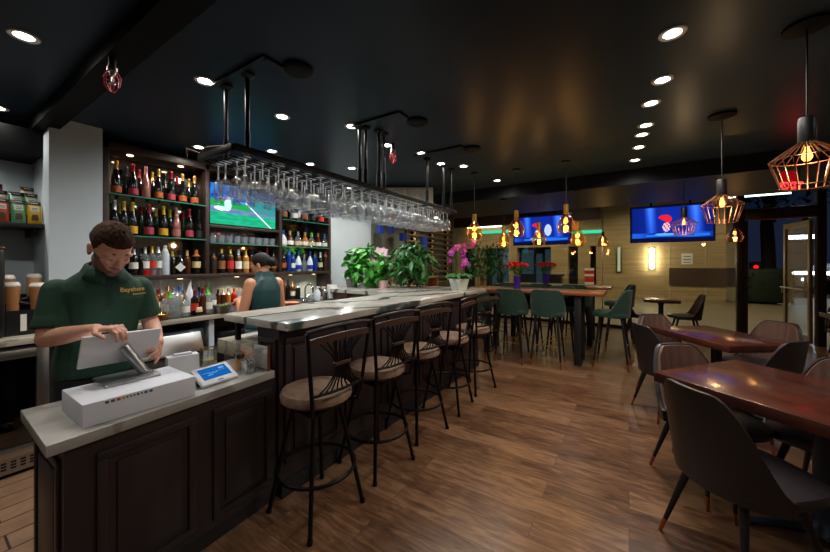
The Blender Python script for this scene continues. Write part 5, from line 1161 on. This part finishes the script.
# roses
def roses(label,p,z,s=1):
    t=thing('rose_bouquet',label,'flowers',(p.x,p.y,z),group='red rose bouquets on the high tables')
    g=G('vase_purple'); g.lathe([(.001,0),(.045,0),(.05,.02),(.055,.19),(.058,.2),(.05,.198),(.045,.02),(.001,.015)],n=24,cap=(False,False)); part('vase',g,t)
    heads=[]
    for k in range(16):
        a=k*2.4; r=.16*math.sqrt((k+.5)/16)*1.15; heads.append(Vector((r*math.cos(a),r*math.sin(a),.43-.35*r+random.uniform(-.015,.015))))
    g=G('stem_green')
    for h in heads: g.tube([(h.x*.15,h.y*.15,.15),(h.x*.5,h.y*.5,.28),h],.003,5)
    part('stems',g,t)
    g=G('leaf_mid'); leaf_cloud(g,lambda:ell((0,0,.31),(.13,.13,.07),.2),70,.08,-.3,.4); part('leaves',g,t)
    for h in heads:
        g=G('petal_red'); g.sphere(h,.026,8,6,(1,1,1.05))
        for k in range(6):
            a=k*PI/3+random.uniform(0,.5); d=Vector((math.cos(a),math.sin(a),0)); s_=Vector((-d.y,d.x,0)); b=h+Vector((0,0,-.022)); v=[g._v(b),g._v(b+d*.028+s_*.02+Vector((0,0,.022))),g._v(b+d*.038+Vector((0,0,.044))),g._v(b+d*.028-s_*.02+Vector((0,0,.022)))]; g._f(v,True)
        part('rose',g,t)
roses('red roses in a purple vase on the nearer high table',by(517,284,5.35),1.04)
roses('red roses in a purple vase on the farther high table',by(546,280,6.72),1.04)
# ---------------------------------------------------------------- wine rack on the far left wall
ya,yb=bx(404,260,XW).y,bx(452,260,XW).y
t=thing('wine_rack','tall metal and wood wall rack with pegs of wine bottles beside the plants','wine rack',(XW,0,0))
g=G('black_metal')
for y in (ya+.05,(ya+yb)/2,yb-.05): g.bb(0.01,.03,y-.012,y+.012,0,2.42)
part('rack_posts',g,t)
zs=[1.0+.137*k for k in range(11)]
for z in zs:
    g=G('light_wood'); g.bb(.03,.05,ya,yb,z-.03,z-.012); g.bb(.12,.14,ya,yb,z-.03,z-.012); part('rack_slat',g,t)
k=0
for i,z in enumerate(zs):
    for j in range(3):
        y=ya+.32+j*(yb-ya-.75)/2; b=thing('wine_bottle','dark wine bottle lying on a slat of the tall wall rack','bottle',(XW+.085,y-.15,z+.025),group='wine bottles on the wall rack'); b.rotation_euler=(-PI/2,0,0)
        bottle_parts(b,'wine',.036,.30,'bottle_black' if k%3 else 'bottle_green',label='cream_label',lz=(.15,.45),cap=('gold_foil','black_foil','red_foil')[k%3],cz=.75,n=10); k+=1
# angled bottle tiers left of it
t=thing('bottle_display','low wooden two tier stand with slanted wine bottles at the far wall','stand',(bx(424,280,XW).x+.35,bx(420,280,XW+.35).y,0))
g=G('light_wood'); g.bb(-.15,.15,-.55,.55,.78,.80); g.bb(-.15,.15,-.55,.55,1.12,1.14); g.bb(-.15,.15,-.55,-.52,0,1.16); g.bb(-.15,.15,.52,.55,0,1.16); part('tiers',g,t)
for row,z in enumerate((.80,1.14)):
    for j in range(7):
        b=thing('wine_bottle',('lower' if row==0 else 'upper')+' tier wine bottle with white label, slanting on the wooden stand','bottle',(t.location.x-.1,t.location.y-.42+j*.14,z+.045),group='slanted bottles, '+('lower' if row==0 else 'upper')+' tier'); b.rotation_euler=(0,deg(62),0)
        bottle_parts(b,'wine',.037,.30,'bottle_black',label='white_label',lz=(.12,.5),cap='red_foil',cz=.7,n=10)
t=thing('wooden_crate_shelf','small wooden crate shelf behind the pink plant pot','crate',(bx(400,283,-3.9).x,bx(400,283,-3.9).y,0)); g=G('light_wood')
for z in (.75,.95,1.09,1.2): g.bb(-.12,.12,-.33,.33,z,z+.018)
g.bb(-.12,.12,-.33,-.31,0,1.22); g.bb(-.12,.12,.31,.33,0,1.22); part('boards',g,t)
for i,(u,v) in enumerate(((380,231),(391,231),(403,238),(424,241))):
    p=bx(u,v,XW+.2); t=thing('gift_bag','blue paper bag hanging by the wine rack, '+ORD[i]+' from left','bag',(p.x,p.y,p.z)); g=G('ceramic_blue'); wd=(.06,.05,.075,.07)[i]; g.prism([(-.04,-wd),(.04,-wd),(.04,wd),(-.04,wd)],(-.05,-.04,-.06,-.2)[i],.1); part('bag',g,t); g=G('black_paint'); g.tube([(0,-.05,.1),(0,-.03,.17),(0,.03,.17),(0,.05,.1)],.004,5); g.cyl((0,0,.17),(-.2,0,.18),.005); part('handle',g,t)
t=thing('wall_shelf','dark wooden wall shelf above the plants carrying blue bags','shelf',(XW,0,0)); g=G('light_wood'); a,b=bx(376,232,XW).y,bx(412,232,XW).y; z=bx(390,226,XW).z; g.bb(0,.24,a,b,z+.06,z+.09); part('board',g,t); g=G('black_metal'); 
for y in (a+.1,b-.1): g.bb(0,.2,y,y+.02,z,z+.06)
part('bracket',g,t)
t=thing('potted_shrub','small potted shrub on the floor by the right wall','plant',(2.75,6.0,0)); pot(t,'pot_grey',.13,.17,.25); g=G('leaf_dark'); leaf_cloud(g,lambda:ell((0,0,.42),(.17,.17,.2),.2),120,.12,.2,.4); part('foliage',g,t); g=G('stem_green'); stems(g,8,(0,0,.22),(0,0,.42),(.15,.15,.15)); part('stems',g,t)
# ---------------------------------------------------------------- people
def fuse(g,voxel,it=6,name='body'):
    bmesh.ops.recalc_face_normals(g.b,faces=g.b.faces[:])
    me=bpy.data.meshes.new('tmp'); g.b.to_mesh(me); g.b.free(); o=bpy.data.objects.new('tmp',me); COL.objects.link(o)
    m=o.modifiers.new('r','REMESH'); m.mode='VOXEL'; m.voxel_size=voxel; m.use_smooth_shade=True
    s=o.modifiers.new('s','SMOOTH'); s.factor=.5; s.iterations=it
    dg=bpy.context.evaluated_depsgraph_get(); out=bpy.data.meshes.new_from_object(o.evaluated_get(dg)); bpy.data.objects.remove(o); out.name=name
    out.polygons.foreach_set('use_smooth',[True]*len(out.polygons)); out.materials.clear(); return out
def loft(g,secs,n=24,e=2.4):
    R=[]
    for (x,y,z,rx,ry) in secs:
        r=[]
        for i in range(n):
            a=2*PI*i/n; c,s=math.cos(a),math.sin(a); k=(abs(c)**e+abs(s)**e)**(-1/e); r.append(g._v((x+rx*k*c,y+ry*k*s,z)))
        R.append(r)
    return g.skin(R)
def limb(g,pts,rs,n=14):
    P=[Vector(p) for p in pts]
    # subdivide with smooth taper
    out=[];ro=[]
    for i in range(len(P)-1):
        for k in range(5):
            t=k/5; out.append(P[i].lerp(P[i+1],t)); ro.append(rs[i]+(rs[i+1]-rs[i])*t)
    out.append(P[-1]); ro.append(rs[-1]); g.tube(out,ro,n)
    for p,r in zip(P,rs): g.sphere(p,r*.995,14,8)
def hand(g,wrist,d,up,thumb_side,curl=(.25,.5,.4),spread=.06,sc=1.0):
    """palm, four unequal bent fingers, thumb from the side of the palm near its base"""
    w=Vector(wrist); d=Vector(d).normalized(); up=Vector(up); up=(up-d*up.dot(d)).normalized(); s=d.cross(up)*thumb_side  # towards the thumb
    L=.088*sc
    for q,hw in ((0,.024),(.25,.029),(.5,.034),(.75,.037),(1,.038)):
        for k in (-1,-.5,0,.5,1): g.sphere(w+d*L*q+s*hw*k*sc*.82,.0135*sc,10,6)
    for i,(off,ln) in enumerate(((.029,.072),(.0095,.080),(-.0105,.074),(-.029,.058))):
        p=w+d*L*(.98 if i in(1,2) else .93)+s*off*sc; a=0; dd=(d+s*spread*(1.5-i)*.6).normalized(); pts=[p-d*.02,p]
        for seg,c in zip((.45,.31,.24),curl):
            a+=c; v=dd*math.cos(a)-up*math.sin(a); pts.append(pts[-1]+v*ln*seg*sc)
        limb(g,pts,[.0092*sc,.0092*sc,.0085*sc,.0078*sc,.0066*sc],10)
    b=w+d*L*.22+s*.028*sc; v1=(d*.62+s*.72-up*.22).normalized(); v2=(d*.9+s*.28-up*.3).normalized()
    p1=b+v1*.042*sc; p2=p1+v2*.032*sc; p3=p2+v2*.024*sc-up*.004
    limb(g,[b-v1*.012,p1,p2,p3],[.014*sc,.0112*sc,.0098*sc,.0078*sc],10)
def head_mat(c,pitch,yaw,sc): return Matrix.Translation(c)@Matrix.Rotation(yaw,4,'Z')@Matrix.Rotation(pitch,4,'Y')@Matrix.Scale(sc,4)
def head(g,Mh,fem=False):
    old=g.T; g.T=Mh
    g.sphere((-.014,0,.03),1,24,16,(.098,.077,.096)); g.sphere((.02,0,.0),1,20,12,(.074,.066,.085))
    g.sphere((.028,0,-.052),1,20,12,(.062,.055,.066)); g.sphere((.068,0,-.093),.024,14,8,(1,1.15,.9))
    for s in (-1,1):
        g.sphere((.012,s*.047,-.06),1,12,8,(.05,.018,.03)); g.sphere((.062,s*.036,-.022),1,12,8,(.024,.024,.02))
        g.sphere((.074,s*.033,.022),1,12,8,(.016,.026,.011)); g.sphere((.073,s*.032,.004),1,12,8,(.014,.017,.011))
        g.sphere((-.012,s*.079,-.008),1,12,8,(.020,.010,.033)); g.sphere((-.018,s*.084,.006),1,10,6,(.014,.009,.018))
        g.sphere((.098,s*.010,-.034),.0085,10,6)
    g.tube([(.084,0,.016),(.096,0,-.008),(.107,0,-.03)],[.0095,.0105,.0125],10); g.sphere((.105,0,-.03),.0125,10,6)
    g.sphere((.088,0,-.060),1,12,8,(.012,.024,.0065)); g.sphere((.087,0,-.071),1,12,8,(.012,.021,.0075)); g.sphere((.078,0,-.065),1,12,8,(.016,.03,.022))
    g.T=old
def hair_shell(Mh,mat,fn,amp,c=(-.018,0,.036),r=(.106,.083,.106),n=64,m=40,seed=0):
    g=G(mat); g.T=Mh; rows=[]
    for j in range(m+1):
        th=PI*j/m; row=[]
        for i in range(n):
            ph=2*PI*i/n; d=Vector((math.sin(th)*math.cos(ph),math.sin(th)*math.sin(ph),math.cos(th)))
            k=fn(d); nz=noise.noise(d*9+Vector((seed,0,0)))*.5+noise.noise(d*22)*.5
            s=(.80+.20*k)+amp*nz*k
            row.append(g._v((c[0]+d.x*r[0]*s,c[1]+d.y*r[1]*s,c[2]+d.z*r[2]*s)))
        rows.append(row)
    g.skin(rows,cap=(False,False)); return g
def paint(me,Mh,mats,rule):
    inv=Mh.inverted(); 
    for m in mats: me.materials.append(M[m])
    for p in me.polygons: p.material_index=rule(inv@p.center,p.center)
def face_bits(person,Mh,look_down=True):
    g=G('brow'); g.T=Mh
    for s in (-1,1): g.tube([(.084,s*.014,.026),(.084,s*.028,.029),(.076,s*.043,.026)],[.0025,.0038,.002],8)
    part('eyebrows',g,person)
    g=G('brow'); g.T=Mh
    for s in (-1,1): g.tube([(.0875,s*.018,-.001),(.0875,s*.030,-.004),(.082,s*.041,-.001)],[.001,.0018,.001],6)
    part('eyelashes',g,person)
# --- bartender ---------------------------------------------------
MP=Vector((-2.48,.61,0)); man=thing('person','bartender in dark green polo shirt tilting a white tablet','person',MP)
hm=head_mat(Vector((.175,.005,1.52)),deg(36),deg(8),1.04)
SR,SLf=Vector((.035,-.17,1.312)),Vector((.035,.17,1.312)); ER,EL=Vector((.085,-.215,1.08)),Vector((.03,.225,1.09)); WR,WL=Vector((.355,-.10,1.135)),Vector((.29,.17,1.01))
tors=[(-.02,0,.86,.10,.155),(-.03,0,.93,.115,.165),(-.01,0,1.03,.108,.15),(.01,0,1.15,.112,.158),(.03,0,1.25,.118,.172),(.037,0,1.305,.105,.17),(.045,0,1.345,.09,.148),(.055,0,1.378,.076,.112),(.066,0,1.402,.064,.085),(.078,0,1.43,.055,.068)]
g=G(); loft(g,tors); limb(g,[(.075,0,1.38),(.10,0,1.43),tuple(hm@Vector((-.02,0,-.05)))],[.062,.056,.054])
limb(g,[SR,ER],[.052,.041]); limb(g,[ER,ER.lerp(WR,.35),WR],[.043,.043,.028]); limb(g,[SLf,EL],[.052,.041]); limb(g,[EL,EL.lerp(WL,.35),WL],[.043,.043,.028])
hand(g,WR,(.80,.58,.06),(-.1,-.1,1),1,(.6,.6,.35),.10,1.02)
hand(g,WL,(.92,-.34,-.12),(.2,1,.25),-1,(.25,.5,.45),.05,1.0)
for s in (-1,1): limb(g,[(-.02,s*.085,.88),(.01,s*.095,.5),(-.02,s*.1,.1)],[.085,.056,.04])
for s in (-1,1): limb(g,[(-.03,s*.1,.06),(.10,s*.11,.045)],[.045,.04])
head(g,hm); me=fuse(g,.0042,5)
def rule_m(h,p):
    if h.z<-.015 and h.z>-.14 and abs(h.y)<.085 and h.x>-.03 and p.z>1.3:
        if ((h.y/.022)**2+((h.z+.0655)/.0115)**2)<1 and h.x>.07: return 2
        lim=-.068+.04*max(0,min(1,(abs(h.y)-.028)/.03))
        if h.z<lim or (abs(h.y)<.026 and -.056<h.z<-.046 and h.x>.07) or (abs(h.y)>.058 and h.x<.05 and h.z<.0): return 1
    return 0
paint(me,hm,['skin','beard','lips'],rule_m); part('body',me,man)
def hair_m(d):
    # front hairline high, sides to ears, nape low
    f=math.atan2(abs(d.y),d.x); zl=.24-.06*math.cos(f*2) if f<.9 else (.28-.61*sstep(.9,1.35,f) if f<1.35 else (-.33+.30*sstep(1.5,1.75,f)*(1-sstep(1.9,2.4,f))-.25*sstep(1.9,2.6,f)))
    return sstep(zl-.07,zl+.05,d.z)
part('hair',hair_shell(hm,'hair_brown',hair_m,.12),man,'short dark brown hair',sharp=None); face_bits(man,hm)
# polo shirt
g=G(); sh=[(x,y,z,rx+.013,ry+.012) for x,y,z,rx,ry in tors[:-1]]; sh[0]=(-.02,0,.845,.122,.178); sh[1]=(-.03,0,.93,.127,.178); sh+= [(.077,0,1.424,.066,.078)]
loft(g,sh); 
for S,E_ in ((SR,ER),(SLf,EL)):
    e2=S.lerp(E_,.62); limb(g,[S+Vector((0,0,-.004)),e2],[.062,.061]); d=(E_-S).normalized(); g.cyl(e2-d*.005,e2+d*.045,.063,.066,18)
me=fuse(g,.005,8,'polo_shirt'); me.materials.append(M['polo_green']); ps=part('polo_shirt',me,man,'dark green polo shirt')
g=G('polo_collar')
# folded collar ring open at the throat
C0=Vector((.078,0,1.438)); n=28; ri=[];ro=[];rl=[]
for i in range(n+1):
    a=-PI+.0+2*PI*i/n; a=a*.93+PI  # opening towards +x
    c,s=math.cos(a),math.sin(a); ft=(1+c)/2
    ri.append(g._v(C0+Vector((c*.062,s*.064,.028-.045*ft)))); ro.append(g._v(C0+Vector((c*.075-.004,s*.078,.020-.045*ft)))); rl.append(g._v(C0+Vector((c*.088+.026*ft,s*.105,-.022-.045*ft-.026*ft))))
for i in range(n): g._f([ri[i],ri[i+1],ro[i+1],ro[i]],True); g._f([ro[i],ro[i+1],rl[i+1],rl[i]],True)
o=part('collar',g,ps); md=o.modifiers.new('thick','SOLIDIFY'); md.thickness=.004
from mathutils.bvhtree import BVHTree
def hit(me,p,d=Vector((-1,0,0))):
    bm=bmesh.new(); bm.from_mesh(me); t=BVHTree.FromBMesh(bm); bm.free(); return t
bvh=hit(me,None)
def onto(y,z,off=.002):
    r=bvh.ray_cast(Vector((.6,y,z)),Vector((-1,0,0))); x=r[0].x if r[0] else .12; return Vector((x+off,y,z))
g=G('polo_collar'); 
for k in range(8): 
    z0,z1=1.20+k*.021,1.20+(k+1)*.021; g.face([onto(-.016,z0),onto(.016,z0),onto(.016,z1),onto(-.016,z1)])
part('placket',g,ps)
for z in (1.23,1.29,1.345): g=G('button'); g.sphere(onto(0,z,.004),.006,8,5,(.4,1,1)); part('shirt_button',g,ps)
def text_mesh(body,size,mat):
    tc=bpy.data.curves.new('t','FONT'); tc.body=body; tc.size=size; tc.offset=.0006; tc.resolution_u=2; to=bpy.data.objects.new('t',tc); COL.objects.link(to)
    dg=bpy.context.evaluated_depsgraph_get(); m=bpy.data.meshes.new_from_object(to.evaluated_get(dg)); bpy.data.objects.remove(to); m.materials.clear(); m.materials.append(M[mat]); return m
lm=text_mesh('Bayshore',.034,'logo_gold')
for v in lm.vertices: v.co=onto(.045+v.co.x,1.292+v.co.y,.003)
part('chest_logo',lm,ps,'gold lettering on the chest')
g=G('logo_gold')
for k in range(7): y=.105+k*.011; g.face([onto(y,1.272,.003),onto(y+.007,1.272,.003),onto(y+.007,1.279,.003),onto(y,1.279,.003)])
part('logo_line',g,ps)
g=G(); loft(g,[(-.03,0,.95,.12,.17),(-.03,0,.86,.115,.168),(-.02,0,.80,.10,.16)])
for s in (-1,1): limb(g,[(-.02,s*.085,.86),(.01,s*.096,.5),(-.02,s*.1,.09)],[.095,.07,.056])
me=fuse(g,.008,4,'trousers'); me.materials.append(M['trousers']); part('trousers',me,man,'dark trousers')
g=G('shoe')
for s in (-1,1): g.sphere((.03,s*.108,.04),1,16,10,(.14,.052,.042)); g.box((.03,s*.108,.009),(.27,.095,.018),bev=.008)
part('shoes',g,man,'dark shoes')
# --- second bartender -------------------------------------------
wm=thing('person','woman with dark hair bun in sleeveless dark green satin blouse, her back turned','person',(-2.87,1.86,0),deg(184))
hw=head_mat(Vector((.035,.01,1.425)),deg(20),deg(25),.86)
SLw,SRw=Vector((0,.145,1.262)),Vector((0,-.145,1.262)); ELw,ERw=Vector((.02,.205,1.0)),Vector((.02,-.205,1.0)); WLw,WRw=Vector((.19,.13,1.10)),Vector((.20,-.09,1.05))
tw=[(0,0,.78,.105,.165),(0,0,.86,.105,.165),(0,0,.98,.085,.125),(.005,0,1.10,.092,.138),(.012,0,1.20,.098,.15),(0,0,1.255,.082,.142),(0,0,1.295,.066,.112),(0,0,1.33,.052,.07),(0,0,1.355,.045,.052)]
g=G(); loft(g,tw); limb(g,[(0,0,1.30),(.005,0,1.35),tuple(hw@Vector((-.02,0,-.05)))],[.05,.046,.045])
for S,E_,W in ((SLw,ELw,WLw),(SRw,ERw,WRw)): limb(g,[S,E_],[.052,.040]); limb(g,[E_,E_.lerp(W,.3),W],[.041,.039,.025])
hand(g,WLw,(.85,-.4,.15),(-.2,.6,.7),-1,(.3,.5,.4),.05,.9); hand(g,WRw,(.9,.35,.1),(-.2,-.6,.7),1,(.3,.5,.4),.05,.9)
for s in (-1,1): limb(g,[(0,s*.08,.82),(.01,s*.085,.46),(-.02,s*.09,.09)],[.085,.052,.036]); limb(g,[(-.03,s*.09,.055),(.09,s*.095,.04)],[.04,.034])
head(g,hw,True); me=fuse(g,.0045,5); paint(me,hw,['skin_w','lips'],lambda h,p: 1 if ((h.y/.02)**2+((h.z+.0655)/.010)**2)<1 and h.x>.075 else 0); part('body',me,wm)
def hair_w(d):
    f=math.atan2(abs(d.y),d.x); zl=.36 if f<.6 else .36-1.0*sstep(.6,1.45,f); return sstep(zl-.06,zl+.05,d.z)
g=hair_shell(hw,'hair_black',hair_w,.02,seed=3); g.T=hw
g.sphere((-.125,-.01,.0),1,20,14,(.042,.05,.046))
for k in range(3): g.tube([(-.125+.02*math.cos(a)+.012*k-.012,-.01+.044*math.cos(a),.044*math.sin(a)) for a in [2*PI*i/20 for i in range(20)]],.009,7,True)
part('hair',g,wm,'black hair tied in a low bun',sharp=None); face_bits(wm,hw)
g=G(); bl=[(x,y,z,rx+.014,ry+.014) for x,y,z,rx,ry in tw[1:-1]]; bl[0]=(0,0,.865,.122,.182); bl[-3]=(.005,0,1.255,.096,.138); bl[-2]=(0,0,1.295,.08,.116); bl.append((0,0,1.375,.054,.06)); loft(g,bl); me=fuse(g,.0055,6,'blouse'); me.materials.append(M['blouse_teal'])
for v in me.vertices:
    n=noise.noise(Vector((v.co.y*7,v.co.x*5,v.co.z*14)))*.006*(1.2 if v.co.z<1.05 else .5); v.co+=Vector(v.normal)*n
part('blouse',me,wm,'sleeveless dark green satin blouse')
g=G(); loft(g,[(0,0,.93,.108,.16),(0,0,.84,.117,.176),(0,0,.74,.10,.165)])
for s in (-1,1): limb(g,[(0,s*.08,.82),(.01,s*.086,.46),(-.02,s*.09,.09)],[.094,.062,.05])
me=fuse(g,.008,4,'jeans'); me.materials.append(M['denim']); part('jeans',me,wm,'blue grey jeans')
g=G('shoe')
for s in (-1,1): g.sphere((.03,s*.094,.038),1,16,10,(.125,.045,.04)); g.box((.03,s*.094,.009),(.24,.08,.018),bev=.008)
part('shoes',g,wm,'dark shoes')
hp=wm.matrix_basis@Vector((.275,.06,1.14)); t=thing('white_cup','white cup held up by the woman','cup',hp); g=G('white_plastic'); g.lathe([(.001,-.05),(.026,-.05),(.032,.05),(.029,.05),(.001,-.04)],n=18); part('cup_body',g,t)
